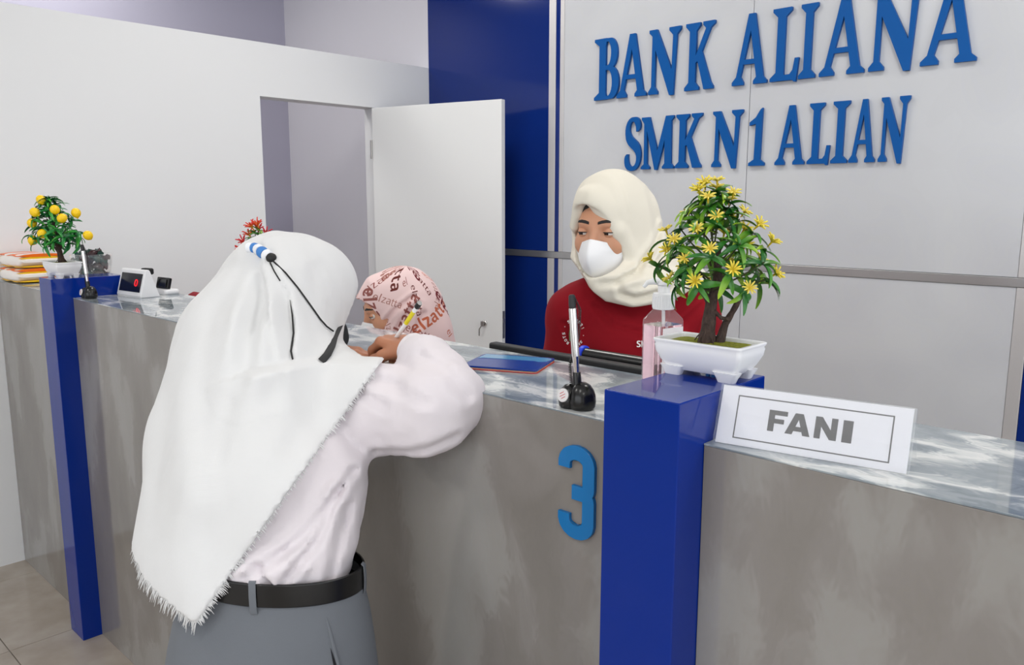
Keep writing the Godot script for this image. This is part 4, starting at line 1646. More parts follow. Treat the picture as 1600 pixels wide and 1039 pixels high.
# ------------------------------------------------------------------ people
func head_bones(f: Field, H: Transform3D) -> void:
	var b := H.basis
	f.ell(H * Vector3(0, 0.025, -0.012), Vector3(0.071, 0.088, 0.092), b, 0.02)
	f.ell(H * Vector3(0, -0.035, 0.022), Vector3(0.057, 0.080, 0.068), b, 0.03)
	f.bone(H * Vector3(0, -0.098, 0.062), 0.020, H * Vector3(0, -0.085, 0.050), 0.03, 0.025)
	f.bone(H * Vector3(-0.028, 0.019, 0.076), 0.013, H * Vector3(0.028, 0.019, 0.076), 0.013, 0.020)
	for s in [-1.0, 1.0]:
		f.ell(H * Vector3(s * 0.033, -0.030, 0.058), Vector3(0.026, 0.024, 0.024), b, 0.02)
		f.bone(H * Vector3(s * 0.045, -0.075, 0.010), 0.020, H * Vector3(s * 0.02, -0.098, 0.05), 0.018, 0.03)
		f.ell(H * Vector3(s * 0.031, -0.001, 0.097), Vector3(0.0165, 0.0095, 0.014), b, 0.010, true)
		f.ell(H * Vector3(s * 0.073, -0.012, -0.006), Vector3(0.009, 0.030, 0.018), b * Basis(Vector3.UP, s * 0.35), 0.008)
	f.bone(H * Vector3(0, 0.008, 0.088), 0.0070, H * Vector3(0, -0.032, 0.103), 0.0105, 0.012)
	for s in [-1.0, 1.0]:
		f.ell(H * Vector3(s * 0.0115, -0.038, 0.094), Vector3(0.008, 0.0075, 0.011), b, 0.006)
	f.bone(H * Vector3(-0.014, -0.063, 0.084), 0.006, H * Vector3(0.014, -0.063, 0.084), 0.006, 0.006)
	f.bone(H * Vector3(-0.012, -0.073, 0.082), 0.0065, H * Vector3(0.012, -0.073, 0.082), 0.0065, 0.006)
	f.bone(H * Vector3(0, -0.06, -0.02), 0.052, H * Vector3(0, -0.15, -0.035), 0.052, 0.03)

func sphere_patch(g: Geo, c: Transform3D, r: float, el0: float, el1: float, az: float, rows := 8, cols := 14) -> void:
	var rings := []
	for y in rows + 1:
		var e := lerpf(el0, el1, float(y) / rows)
		var ring := PackedVector3Array()
		for x in cols + 1:
			var a := lerpf(-az, az, float(x) / cols)
			ring.append(c * (Vector3(sin(a) * cos(e), sin(e), cos(a) * cos(e)) * r))
		rings.append(ring)
	g.skin(rings, false)

func face_parts(o: Node3D, body: Node3D, f: Field, H: Transform3D, gaze: Vector3, skin: Material) -> void:
	for s in [-1.0, 1.0]:
		var c := Transform3D(H.basis, H * Vector3(s * 0.031, -0.002, 0.0755))
		var g := Geo.new()
		g.ball(c.origin, Vector3.ONE * 0.0122, H.basis, 20, 14)
		var eye := put("eyeball", done(g), M.eye_white, body)
		var look := Basis(Quaternion(Vector3.BACK, gaze.normalized()))
		g = Geo.new()
		sphere_patch(g, Transform3D(H.basis * look * Basis(Vector3.RIGHT, PI / 2 - 0.001), c.origin), 0.01235, PI / 2 - 0.53, PI / 2 - 0.001, PI, 5, 24)
		put("iris", done(g), M.iris, eye)
		g = Geo.new()
		sphere_patch(g, c, 0.0132, 0.08, 1.45, 1.25)
		sphere_patch(g, c, 0.0131, -1.45, -0.38, 1.25)
		put("eyelid", done(g), skin, body)
		g = Geo.new()
		var pts := []
		for k in 11:
			var a: float = lerpf(-1.15, 1.28, k / 10.0) * s
			var e := 0.08 - 0.08 * absf(a) * 0.5
			pts.append(c * (Vector3(sin(a) * cos(e), sin(e), cos(a) * cos(e)) * 0.0137))
		g.tube(pts, [0.0004, 0.0008, 0.0011, 0.0012, 0.0012, 0.0013, 0.0013, 0.0013, 0.0012, 0.0010, 0.0004], 6)
		put("eyelash", done(g), M.hair_dark, body)
		g = Geo.new()
		var rings := []
		var path := [[0.011, 0.0200, 0.0030], [0.020, 0.0225, 0.0036], [0.030, 0.0240, 0.0034], [0.040, 0.0230, 0.0026], [0.0485, 0.0180, 0.0008]]
		for k in 13:
			var u := k / 12.0 * 4.0
			var i := mini(int(u), 3)
			var t := u - i
			var x: float = lerpf(path[i][0], path[i + 1][0], t)
			var y: float = lerpf(path[i][1], path[i + 1][1], t)
			var w: float = lerpf(path[i][2], path[i + 1][2], t)
			var ring := PackedVector3Array()
			for q in 8:
				var a: float = TAU * q / 8.0 * s
				var p := f.drop(H * Vector3(s * x, y + cos(a) * w, 0.14), H.basis * Vector3(0, 0, -1))
				ring.append(p + H.basis * Vector3(0, 0, 0.0002 + sin(a) * 0.0011))
			rings.append(ring)
		g.skin(rings, true, true, true)
		put("eyebrow", done(g), M.hair_dark, body)

func mask(o: Node3D, H: Transform3D, m: Material, called := "face_mask") -> MeshInstance3D:
	var g := Geo.new()
	for layer in 2:
		var rows := []
		var nv := 18
		var nu := 36
		for j in nv + 1:
			var v := float(j) / nv
			var ring := PackedVector3Array()
			for i in nu + 1:
				var u := lerpf(-1.32, 1.32, float(i) / nu)
				var au := minf(absf(u), 1.0)
				var ext := maxf(absf(u) - 1.0, 0.0) / 0.32
				var top := -0.014 - 0.022 * pow(au, 1.2) - 0.004 * ext
				var bot := -0.119 + 0.024 * pow(au, 2.0) + 0.016 * ext
				var y := lerpf(top, bot, v)
				var ridge := 0.108 + 0.028 * sin(PI * minf(v * 1.05 + 0.02, 1.0)) - 0.028 * v * v
				var sidez := 0.056 - 0.006 * v
				var z := lerpf(ridge, sidez, pow(au, 1.2)) - 0.040 * ext
				var x := signf(u) * (au * 0.061 + 0.010 * ext) * (1.0 - 0.10 * v)
				# welded seams and a soft fold
				z -= 0.0012 * exp(-pow((au - 0.82) / 0.02, 2.0)) + 0.0008 * exp(-pow((v - 0.22 - 0.08 * au) / 0.02, 2.0))
				z += 0.0010 * sin(v * 17.0 + u * 9.0) * au
				ring.append(H * Vector3(x, y, z - layer * 0.0011))
			if layer == 0:
				ring.reverse()
			rows.append(ring)
		g.skin(rows, false)
	return put(called, done(g), m, o)

func noise3(freq: float, seed_: int) -> FastNoiseLite:
	var n := FastNoiseLite.new()
	n.seed = seed_
	n.noise_type = FastNoiseLite.TYPE_SIMPLEX_SMOOTH
	n.frequency = freq
	n.fractal_octaves = 3
	return n

func loft_y(g: Geo, rows: Array, pleats := 0.0, np := 0, seg := 72) -> void:
	# rows: [y, centre x, centre z, half x, half z]
	var rings := []
	var fine := []
	for k in rows.size() - 1:
		var n := 5 if absf(rows[k][0] - rows[k + 1][0]) > 0.03 else 1
		for j in n:
			var q := []
			for c in rows[k].size():
				q.append(lerpf(rows[k][c], rows[k + 1][c], float(j) / n))
			fine.append(q)
	fine.append(rows[rows.size() - 1])
	var y0: float = fine[0][0]
	var y1: float = fine[fine.size() - 1][0]
	for q in fine:
		var ring := PackedVector3Array()
		var amt: float = pleats * absf(q[0] - y0) / maxf(absf(y1 - y0), 0.01)
		for k in seg:
			var a := -TAU * k / seg
			var wv := 1.0 + amt * (0.6 * sin(a * np) + 0.4 * sin(a * (np * 2 - 3) + 1.3))
			ring.append(Vector3(q[1] + cos(a) * q[3] * wv, q[0], q[2] + sin(a) * q[4] * wv))
		rings.append(ring)
	if y1 < y0:
		rings.reverse()
	g.skin(rings, true)

func shoes(o: Node3D, spots: Array, dir: Vector3) -> void:
	for s in spots:
		var f := Field.new()
		var p := Vector3(s[0], 0, s[1])
		f.bone(p + Vector3(0, 0.036, 0), 0.036, p + dir * 0.12 + Vector3(0, 0.030, 0), 0.034, 0.03)
		f.bone(p + dir * 0.10 + Vector3(0, 0.030, 0), 0.036, p + dir * 0.17 + Vector3(0, 0.024, 0), 0.024, 0.03)
		f.bone(p + Vector3(0, 0.05, 0), 0.036, p + Vector3(0, 0.085, 0), 0.036, 0.03)
		f.ell(p + Vector3(0, -0.099, 0), Vector3(0.5, 0.1, 0.5), Basis(), 0.004, true)
		var g := Geo.new()
		surf(g, f, p + Vector3(-0.24, -0.01, -0.24), p + Vector3(0.24, 0.14, 0.24), 0.006)
		put("shoe", done(g), M.shoe_black, o)

func cloth(called: String, c: Color, sheen := 0.25) -> StandardMaterial3D:
	var m := mat(called, c, 0.85, 0.0, 0.3)
	m.rim_enabled = true
	m.rim = sheen
	m.rim_tint = 0.4
	relief(m, M_weave(), 0.02)
	m.uv1_triplanar = true
	m.uv1_scale = Vector3(9, 9, 9)
	return m

var weave_tex: ImageTexture
func M_weave() -> ImageTexture:
	if weave_tex == null:
		var im := Image.create(256, 256, false, Image.FORMAT_L8)
		for y in 256:
			for x in 256:
				var v := 0.5 + 0.25 * sin(x * TAU / 4.0) * (1.0 if (y / 4) % 2 == 0 else -1.0) + 0.2 * sin(y * TAU / 4.0)
				im.set_pixel(x, y, Color(v, v, v))
		weave_tex = ImageTexture.create_from_image(im)
	return weave_tex

func build_people() -> void:
	var sk := mat("skin", rgb(206, 150, 118), 0.5)
	sk.subsurf_scatter_enabled = true
	sk.subsurf_scatter_strength = 0.12
	var sk2 := mat("skin_brown", rgb(176, 116, 84), 0.5)
	sk2.subsurf_scatter_enabled = true
	sk2.subsurf_scatter_strength = 0.12
	mat("eye_white", rgb(225, 220, 215), 0.2)
	mat("iris", rgb(32, 20, 16), 0.12)
	mat("hair_dark", rgb(26, 20, 18), 0.6)
	mat("nail", rgb(206, 158, 134), 0.3)
	mat("shoe_black", rgb(22, 22, 23), 0.35)
	cloth("scarf_white", rgb(221, 221, 221))
	cloth("shirt_white", rgb(225, 218, 222))
	cloth("scarf_cream", rgb(227, 221, 206))
	cloth("shirt_red", rgb(138, 14, 28), 0.12)
	cloth("skirt_grey", rgb(112, 116, 122), 0.1)
	cloth("skirt_black", rgb(36, 36, 40), 0.1)
	mat("mask_white", rgb(242, 242, 243), 0.7)
	mat("mask_black", rgb(30, 30, 33), 0.7)
	mat("belt_leather", rgb(20, 20, 21), 0.28)
	mat("cord_black", rgb(14, 14, 15), 0.6)
	mat("ribbon_white", rgb(238, 240, 244), 0.8)
	mat("ribbon_blue", rgb(70, 130, 200), 0.8)
	mat("print_white", rgb(238, 232, 230), 0.7)
	mat("print_green", rgb(112, 124, 90), 0.7)
	customer()
	teller_red()
	teller_print()

# ------------------------------------------------------------------ the customer, bent over the ledge
func hem_cut(p: Vector3) -> float:
	# > 0 below the edge of her scarf: a point at the back, one edge rising over the right arm, one over the left
	var q := Vector2(p.x + 0.112, p.y - 0.874)
	var right := q.x * 0.817 - q.y * 0.577
	var left := -q.y * 0.957 - q.x * 0.291
	if p.z < -0.27:
		# the front corner of the square hangs a little lower under the arm
		right = minf(right, maxf(q.x - 0.212, (1.035 - p.y)))
	return maxf(right, left)

func customer() -> void:
	var o := root("person", "woman in white headscarf, white shirt and grey skirt bending over the counter to write", "person", Vector3(-1.12, 0, -0.65), YAW)
	var H := Transform3D(Basis(Vector3.UP, deg_to_rad(113.0)) * Basis(Vector3.RIGHT, 0.30), Vector3(-0.078, 1.303, -0.374))

	# --- body: head, neck, trunk, arms, legs, hands
	var f := Field.new()
	head_bones(f, H)
	var g := Geo.new()
	surf(g, f, Vector3(-0.20, 1.17, -0.52), Vector3(0.07, 1.46, -0.22), 0.006)
	f = Field.new()
	f.chain([[-0.075, 1.26, -0.345, 0.05], [-0.07, 1.19, -0.26, 0.06], [-0.05, 1.05, -0.12, 0.075], [-0.03, 0.90, 0.0, 0.072], [-0.03, 0.80, 0.0, 0.085]], 0.03)
	f.chain([[-0.07, 1.19, -0.26, 0.05], [0.02, 1.150, -0.205, 0.05], [0.245, 1.155, -0.085, 0.036], [0.182, 1.226, -0.228, 0.025]], 0.03)
	f.chain([[-0.07, 1.19, -0.26, 0.05], [-0.16, 1.18, -0.27, 0.05], [-0.17, 1.225, -0.465, 0.036], [-0.01, 1.213, -0.348, 0.024]], 0.03)
	for s in [-1.0, 1.0]:
		f.chain([[-0.03 + s * 0.07, 0.76, 0.0, 0.078], [-0.03 + s * 0.08, 0.45, 0.0, 0.055], [-0.03 + s * 0.08, 0.09, 0.01, 0.036]], 0.03)
	surf(g, f, Vector3(-0.30, 0.03, -0.56), Vector3(0.32, 1.33, 0.14), 0.012)
	# right hand closed round the pen, left hand flat on the form
	f = Field.new()
	var wr := axes(Vector3(0.180, 1.227, -0.231), Vector3(-0.66, 0.14, -0.74), Vector3(0.10, 0.98, 0.10), true)
	hand(f, wr, [[0.75, 0.75, 0.35], [0.95, 0.85, 0.4], [1.15, 0.9, 0.5], [1.25, 1.0, 0.5]], [Vector3(0.5, 0.75, -0.35), Vector3(0.05, 0.9, -0.5), Vector3(-0.1, 0.75, -0.65)], 0.92)
	surf(g, f, Vector3(0.03, 1.165, -0.40), Vector3(0.22, 1.31, -0.17), 0.0026)
	f = Field.new()
	var wl := axes(Vector3(-0.010, 1.208, -0.338), Vector3(0.86, -0.02, 0.50), Vector3(0.0, 1.0, 0.0))
	hand(f, wl, [[0.15, 0.2, 0.1], [0.16, 0.22, 0.1], [0.18, 0.24, 0.1], [0.2, 0.26, 0.12]], [Vector3(0.8, 0.5, -0.2), Vector3(0.45, 0.85, -0.1), Vector3(0.2, 0.9, -0.1)], 0.92)
	surf(g, f, Vector3(-0.06, 1.172, -0.42), Vector3(0.17, 1.26, -0.18), 0.0028)
	var body := put("body", done(g), M.skin_brown, o)
	f = Field.new()
	head_bones(f, H)
	face_parts(o, body, f, H, Vector3(0, -0.5, 0.85), M.skin_brown)
	mask(o, H, M.mask_black)

	# --- white shirt
	f = Field.new()
	f.chain([[-0.075, 0.895, 0.0, 0.086], [-0.10, 1.03, -0.09, 0.088], [-0.14, 1.17, -0.235, 0.080]], 0.05)
	f.chain([[0.028, 0.895, 0.0, 0.082], [0.018, 1.03, -0.085, 0.082], [0.010, 1.145, -0.21, 0.076]], 0.05)
	f.chain([[-0.02, 0.895, 0.004, 0.09], [-0.04, 1.03, -0.085, 0.096], [-0.065, 1.18, -0.24, 0.085]], 0.05)
	f.bone(Vector3(-0.07, 1.19, -0.26), 0.07, Vector3(-0.075, 1.255, -0.335), 0.056, 0.03)
	# right sleeve: full at the elbow, gathered above the cuff
	f.chain([[0.020, 1.150, -0.205, 0.070], [0.13, 1.140, -0.150, 0.066], [0.235, 1.152, -0.082, 0.060], [0.255, 1.165, -0.092, 0.055]], 0.03)
	f.chain([[0.257, 1.172, -0.094, 0.056], [0.232, 1.196, -0.150, 0.046], [0.203, 1.217, -0.200, 0.041], [0.180, 1.227, -0.228, 0.031]], 0.018)
	f.bone(Vector3(0.085, 1.120, -0.175), 0.055, Vector3(0.20, 1.128, -0.095), 0.050, 0.04)
	# left sleeve
	f.chain([[-0.14, 1.17, -0.25, 0.07], [-0.175, 1.235, -0.455, 0.046], [-0.10, 1.236, -0.41, 0.044], [-0.022, 1.217, -0.350, 0.032]], 0.03)
	var nz := noise3(7.0, 2)
	var arm_folds := [PackedVector2Array([Vector2(0.205, 1.235), Vector2(0.255, 1.222), Vector2(0.290, 1.185)]), PackedVector2Array([Vector2(0.128, 1.200), Vector2(0.17, 1.195), Vector2(0.225, 1.180)]), PackedVector2Array([Vector2(0.15, 1.165), Vector2(0.10, 1.185), Vector2(0.08, 1.17)]), PackedVector2Array([Vector2(0.27, 1.120), Vector2(0.20, 1.090), Vector2(0.13, 1.075)])]
	var body_folds := [PackedVector2Array([Vector2(0.10, 1.06), Vector2(0.04, 0.985), Vector2(-0.045, 0.935)]), PackedVector2Array([Vector2(0.085, 1.04), Vector2(0.06, 0.98), Vector2(0.015, 0.925)]), PackedVector2Array([Vector2(0.095, 1.01), Vector2(0.085, 0.95), Vector2(0.075, 0.91)]), PackedVector2Array([Vector2(-0.03, 0.955), Vector2(-0.01, 0.93), Vector2(0.0, 0.915)])]
	var shirt_disp := func(p: Vector3, d: float) -> float:
		d += nz.get_noise_3d(p.x * 1.6, p.y, p.z * 1.6) * 0.006
		if p.z > -0.16 and p.x < 0.13:
			for l in body_folds:
				var r: Vector2 = line_dist(Vector2(p.x, p.y), l)
				if absf(r.x) < 0.03:
					d += 0.0060 * exp(-pow(r.x / 0.0055, 2.0)) - 0.0055 * exp(-pow((absf(r.x) - 0.0125) / 0.008, 2.0))
		if p.x > 0.06:
			for l in arm_folds:
				var r: Vector2 = line_dist(Vector2(p.x, p.y), l)
				if absf(r.x) < 0.03:
					d += 0.0045 * exp(-pow(r.x / 0.007, 2.0)) - 0.0035 * exp(-pow((absf(r.x) - 0.015) / 0.009, 2.0))
			# gathers above the cuff
			var t := (p - Vector3(0.200, 1.217, -0.203)).dot(Vector3(-0.55, 0.28, -0.79))
			if absf(t) < 0.03 and p.distance_to(Vector3(0.195, 1.220, -0.210)) < 0.055:
				d += 0.0016 * sin(t * 420.0) * (1.0 - absf(t) / 0.03)
		# open end at the cuff
		d = maxf(d, (p - Vector3(0.180, 1.227, -0.232)).dot(Vector3(-0.62, 0.25, -0.74)) if p.x > 0.10 and p.y > 1.18 and p.z < -0.19 else -1.0)
		# tucked in at the waist
		d += 0.012 * clampf((0.945 - p.y) / 0.03, 0.0, 1.0)
		d = maxf(d, 0.893 - p.y)
		return d
	g = Geo.new()
	surf(g, f, Vector3(-0.28, 0.80, -0.56), Vector3(0.36, 1.34, 0.16), 0.0062, shirt_disp, 0.016)
	put("shirt", done(g), M.shirt_white, o)
	g = Geo.new()
	var cu := Vector3(-0.50, 0.14, -0.85).normalized()
	g.tube([Vector3(0.1935, 1.2225, -0.2165), Vector3(0.182, 1.2265, -0.2295), Vector3(0.175, 1.2290, -0.2375)], [0.0335, 0.0325, 0.0318], 28)
	put("cuff", done(g), M.shirt_white, o)

	# --- grey skirt, belt and loops
	g = Geo.new()
	loft_y(g, [[0.900, -0.024, 0.0, 0.138, 0.094], [0.875, -0.026, 0.0, 0.146, 0.101], [0.83, -0.030, 0.0, 0.159, 0.113], [0.78, -0.033, 0.0, 0.168, 0.124], [0.737, -0.035, 0.0, 0.174, 0.132], [0.60, -0.035, 0.0, 0.185, 0.148], [0.30, -0.035, 0.0, 0.205, 0.175], [0.07, -0.035, 0.0, 0.220, 0.192]], 0.05, 9)
	var sk := put("skirt", done(g), M.skirt_grey, o)
	g = Geo.new()
	var slit := []
	for k in 12:
		var y := lerpf(0.865, 0.735, k / 11.0)
		var a := lerpf(0.80, 0.70, k / 11.0)
		var hx := 0.146 + (0.875 - y) * 0.205
		var hz := 0.101 + (0.875 - y) * 0.225
		slit.append(Vector3(-0.03 + cos(a) * (hx + 0.002), y, sin(a) * (hz + 0.002)))
	g.tube(slit, [0.0005, 0.0024, 0.0032, 0.0034, 0.0034, 0.0034, 0.0034, 0.0034, 0.0034, 0.003, 0.002, 0.0005], 8)
	put("pocket_welt", done(g), M.skirt_grey, sk)
	g = Geo.new()
	var gap := []
	for p in slit.slice(4):
		gap.append(p + Vector3(-0.0042, 0.0, 0.0030))
	g.tube(gap, [0.0004, 0.0012, 0.0020, 0.0024, 0.0024, 0.0022, 0.0016, 0.0004], 8)
	put("pocket_opening", done(g), M.skirt_black, sk)
	g = Geo.new()
	var rings := []
	for q in [[-0.0185, 0.0], [-0.0185, 0.0028], [-0.0165, 0.0038], [0.0165, 0.0038], [0.0185, 0.0028], [0.0185, 0.0]]:
		var ring := PackedVector3Array()
		for k in 72:
			var a := -TAU * k / 72
			var x: float = -0.024 + cos(a) * (0.1415 + q[1])
			var z: float = sin(a) * (0.0975 + q[1])
			ring.append(Vector3(x, 0.9065 + q[0] - 0.075 * (x + 0.024) + 0.05 * z, z))
		rings.append(ring)
	g.skin(rings, true)
	var belt := put("belt", done(g), M.belt_leather, o)
	for a in [1.60, 0.05, 2.7, -1.57]:
		g = Geo.new()
		var x := -0.024 + cos(a) * 0.1415
		var z := sin(a) * 0.0975
		var n := Vector3(cos(a) / 0.1415, 0, sin(a) / 0.0975).normalized()
		var y := 0.9065 - 0.075 * (x + 0.024) + 0.05 * z
		var pts := []
		for q in [[-0.030, 0.0025], [-0.0225, 0.0055], [0.0, 0.0066], [0.0205, 0.0055], [0.0235, 0.002]]:
			pts.append(Vector3(x, y + q[0], z) + n * q[1])
		var rs := []
		var tn := n.cross(Vector3.UP)
		for p in pts:
			var ring := PackedVector3Array()
			for q in [[-0.0052, -0.001], [0.0052, -0.001], [0.0056, 0.0], [0.0052, 0.001], [-0.0052, 0.001], [-0.0056, 0.0]]:
				ring.append(p + tn * q[0] * -1.0 + n * q[1])
			ring.reverse()
			rs.append(ring)
		g.skin(rs, true, true, true)
		put("belt_loop", done(g), M.skirt_grey, belt)
	shoes(o, [[-0.11, 0.0], [0.05, 0.01]], Vector3(0.12, 0, -0.99))

	# --- the white square scarf
	f = Field.new()
	f.ell(H * Vector3(0, 0.026, -0.014), Vector3(0.079, 0.095, 0.100), H.basis, 0.03)
	f.chain([[-0.088, 1.322, -0.355, 0.103], [-0.058, 1.330, -0.385, 0.099], [-0.034, 1.340, -0.392, 0.056]], 0.035)
	f.chain([[-0.040, 1.32, -0.385, 0.076], [-0.066, 1.232, -0.365, 0.062]], 0.04)
	f.chain([[-0.105, 1.322, -0.335, 0.098], [-0.158, 1.225, -0.275, 0.104], [-0.175, 1.07, -0.185, 0.106], [-0.195, 0.90, -0.10, 0.098]], 0.05)
	f.chain([[-0.075, 1.275, -0.295, 0.100], [-0.085, 1.165, -0.205, 0.118], [-0.070, 1.02, -0.080, 0.122], [-0.060, 0.84, 0.005, 0.128]], 0.05)
	f.chain([[-0.140, 1.16, -0.21, 0.112], [-0.135, 0.90, -0.03, 0.108]], 0.05)
	f.chain([[-0.055, 1.245, -0.325, 0.060], [0.018, 1.142, -0.204, 0.080], [0.122, 1.136, -0.152, 0.084], [0.24, 1.14, -0.080, 0.074]], 0.03)
	f.chain([[-0.015, 1.135, -0.20, 0.104], [0.012, 0.98, -0.045, 0.114], [0.012, 0.85, 0.01, 0.112]], 0.05)
	var folds := [
		[PackedVector2Array([Vector2(-0.102, 1.403), Vector2(-0.084, 1.35), Vector2(-0.055, 1.292), Vector2(-0.036, 1.232)]), 0.0140, 0.0095, 1.0],
		[PackedVector2Array([Vector2(-0.076, 1.394), Vector2(-0.039, 1.337), Vector2(-0.018, 1.277), Vector2(-0.012, 1.222)]), 0.0135, 0.0095, 1.0],
		[PackedVector2Array([Vector2(-0.084, 1.214), Vector2(-0.052, 1.222), Vector2(-0.012, 1.228), Vector2(0.030, 1.226)]), 0.0230, 0.0140, -1.0],
		[PackedVector2Array([Vector2(-0.092, 1.355), Vector2(-0.090, 1.29), Vector2(-0.083, 1.212)]), 0.0140, 0.0140],
		[PackedVector2Array([Vector2(-0.165, 1.30), Vector2(-0.152, 1.19), Vector2(-0.125, 1.10)]), 0.0095, 0.026],
		[PackedVector2Array([Vector2(-0.105, 1.27), Vector2(-0.098, 1.17), Vector2(-0.10, 1.08)]), 0.0085, 0.022],
		[PackedVector2Array([Vector2(-0.215, 1.25), Vector2(-0.225, 1.10), Vector2(-0.205, 0.93)]), 0.0075, 0.03],
		[PackedVector2Array([Vector2(-0.05, 1.16), Vector2(-0.075, 1.05), Vector2(-0.085, 0.95)]), 0.005, 0.03],
		[PackedVector2Array([Vector2(0.05, 1.20), Vector2(0.02, 1.12), Vector2(-0.04, 1.04)]), 0.004, 0.02],
		[PackedVector2Array([Vector2(-0.012, 1.375), Vector2(0.002, 1.335)]), 0.003, 0.008],
	]
	var nz2 := noise3(5.0, 9)
	var drape := func(p: Vector3, d: float) -> float:
		d += nz2.get_noise_3d(p.x * 1.5, p.y * 0.6, p.z * 1.5) * 0.006
		if p.z > -0.37:
			for l in folds:
				var r: Vector2 = line_dist(Vector2(p.x, p.y), l[0])
				var w: float = l[2]
				var q := absf(r.x)
				if q < w * 5.0:
					var fade := 0.35 + 0.65 * sin(PI * clampf(r.y * 0.9 + 0.1, 0.0, 1.0))
					if l.size() > 3:
						# a lapped fold: one side lies on top of the other
						var t: float = r.x * l[3]
						d -= fade * l[1] * (0.5 + 0.5 * tanh(t / 0.0042)) * exp(-maxf(t, 0.0) / (w * 2.2))
						d += fade * l[1] * 0.45 * (0.5 - 0.5 * tanh(t / 0.0042)) * exp(minf(t, 0.0) / (w * 1.6))
					else:
						d += l[1] * (exp(-pow(q / w, 2.0)) - 0.55 * exp(-pow((q - w * 2.0) / (w * 1.1), 2.0))) * fade
		return d
	var shell := func(p: Vector3, d: float) -> float:
		d = drape.call(p, d)
		d = maxf(d, -(d + 0.018 + 0.05 * smoothstep(1.08, 1.17, p.y)))
		return maxf(d, hem_cut(p))
	# opening for the face
	f.ell(H * Vector3(0, -0.02, 0.115), Vector3(0.058, 0.085, 0.075), H.basis, 0.01, true)
	g = Geo.new()
	surf(g, f, Vector3(-0.36, 0.84, -0.52), Vector3(0.36, 1.47, 0.20), 0.0056, shell, 0.022)
	var scarf := put("headscarf", done(g), M.scarf_white, o)
	# frayed edge
	g = Geo.new()
	var rng := RandomNumberGenerator.new()
	rng.seed = 77
	var seams := [[Vector2(-0.112, 0.874), Vector2(0.128, 1.214), Vector2(0.817, -0.577), 420], [Vector2(-0.112, 0.874), Vector2(-0.305, 0.938), Vector2(-0.29, -0.957), 260]]
	for sm in seams:
		for k in sm[3]:
			var s := rng.randf()
			var q: Vector2 = (sm[0] as Vector2).lerp(sm[1], s) - sm[2] * 0.003
			var p := f.drop(Vector3(q.x, q.y, 0.35), Vector3(0, 0, -1))
			p.z -= 0.005
			if p.z < -0.30:
				continue
			var out: Vector2 = sm[2]
			var len := rng.randf_range(0.004, 0.013) * (1.5 if sm[3] == 260 else (0.7 if s > 0.3 else 1.0))
			var d := Vector3(out.x + rng.randf_range(-0.35, 0.35), out.y + rng.randf_range(-0.35, 0.25), rng.randf_range(-0.15, 0.35)) * len
			g.tube([p, p + d * 0.6, p + d + Vector3(0, -0.15, 0.0) * len], [0.0011, 0.0008, 0.0002], 4, false)
	var fr := put("fringe", done(g), M.scarf_white, scarf)
	fr.set_meta("kind", "stuff")
	# mask strap: two black cords from the mask to a stopper, and a blue and white band over the crown
	var lay := func(pts: Array, off: float) -> Array:
		var outp := []
		for q in pts:
			var p := Vector3(q[0], q[1], -0.05)
			for step in 70:
				var d: float = drape.call(p, f.eval(p, f.all)) - off
				if d < 0.0003:
					break
				p.z -= d * 0.8
			if p.z < -0.36:
				p.z = -0.335
			outp.append(p)
		return outp
	g = Geo.new()
	var kn: Vector3 = lay.call([[-0.079, 1.396]], 0.003)[0]
	var c1: Array = lay.call([[-0.073, 1.392], [-0.048, 1.372], [-0.025, 1.345], [-0.003, 1.312], [0.013, 1.287]], 0.0022)
	c1.append_array(lay.call([[0.024, 1.274], [0.033, 1.263]], 0.004))
	g.tube(c1, [0.0016], 6)
	var c2: Array = lay.call([[-0.079, 1.389], [-0.068, 1.374], [-0.056, 1.358]], 0.0018)
	g.tube(c2, [0.0014], 6)
	g.tube(lay.call([[-0.036, 1.325], [-0.026, 1.300], [-0.020, 1.272], [-0.018, 1.245], [-0.012, 1.234]], 0.0018), [0.0004, 0.0015, 0.0016, 0.0016, 0.0016], 6)
	var strap := put("mask_strap", done(g), M.cord_black, o)
	g = Geo.new()
	var kd := f.normal(kn)
	g.lathe(kn, [[0.0, -0.004], [0.007, -0.004], [0.0095, -0.001], [0.0095, 0.004], [0.007, 0.0075], [0.0, 0.0085]], 20, Basis(Quaternion(Vector3.UP, kd)))
	put("strap_stopper", done(g), M.cord_black, strap)
	var band: Array = lay.call([[-0.084, 1.399], [-0.094, 1.404], [-0.104, 1.409], [-0.114, 1.412], [-0.124, 1.414], [-0.134, 1.413]], 0.003)
	for k in 5:
		g = Geo.new()
		var a: Vector3 = band[k]
		var b: Vector3 = band[k + 1]
		g.tube([a, a.lerp(b, 0.3), a.lerp(b, 0.7), b], [0.0085, 0.0115 - 0.0005 * k, 0.0115 - 0.0005 * k, 0.009], 12)
		put("strap_band", done(g), M.ribbon_blue if k % 2 == 1 else M.ribbon_white, strap)
	g = Geo.new()
	var wing: Array = lay.call([[0.034, 1.264], [0.0385, 1.253], [0.040, 1.243], [0.038, 1.234], [0.032, 1.226]], 0.003)
	var rws := []
	for k in 5:
		var p: Vector3 = wing[k]
		var t: Vector3 = (wing[mini(k + 1, 4)] - wing[maxi(k - 1, 0)]).normalized()
		var n := Vector3(0, 0, 1)
		var sd := t.cross(n).normalized()
		var ring := PackedVector3Array()
		for q in [[-1.0, -0.002], [0.0, -0.003], [1.0, -0.002], [1.0, 0.001], [0.0, 0.0025], [-1.0, 0.001]]:
			ring.append(p + sd * q[0] * 0.0068 + n * q[1])
		rws.append(ring)
	g.skin(rws, true, true, true)
	put("mask_edge", done(g), M.mask_black, strap)

	# --- the pen in her hand: a thing of its own
	var F := Transform3D(Basis(Vector3.UP, YAW), Vector3(-1.12, 0, -0.65))
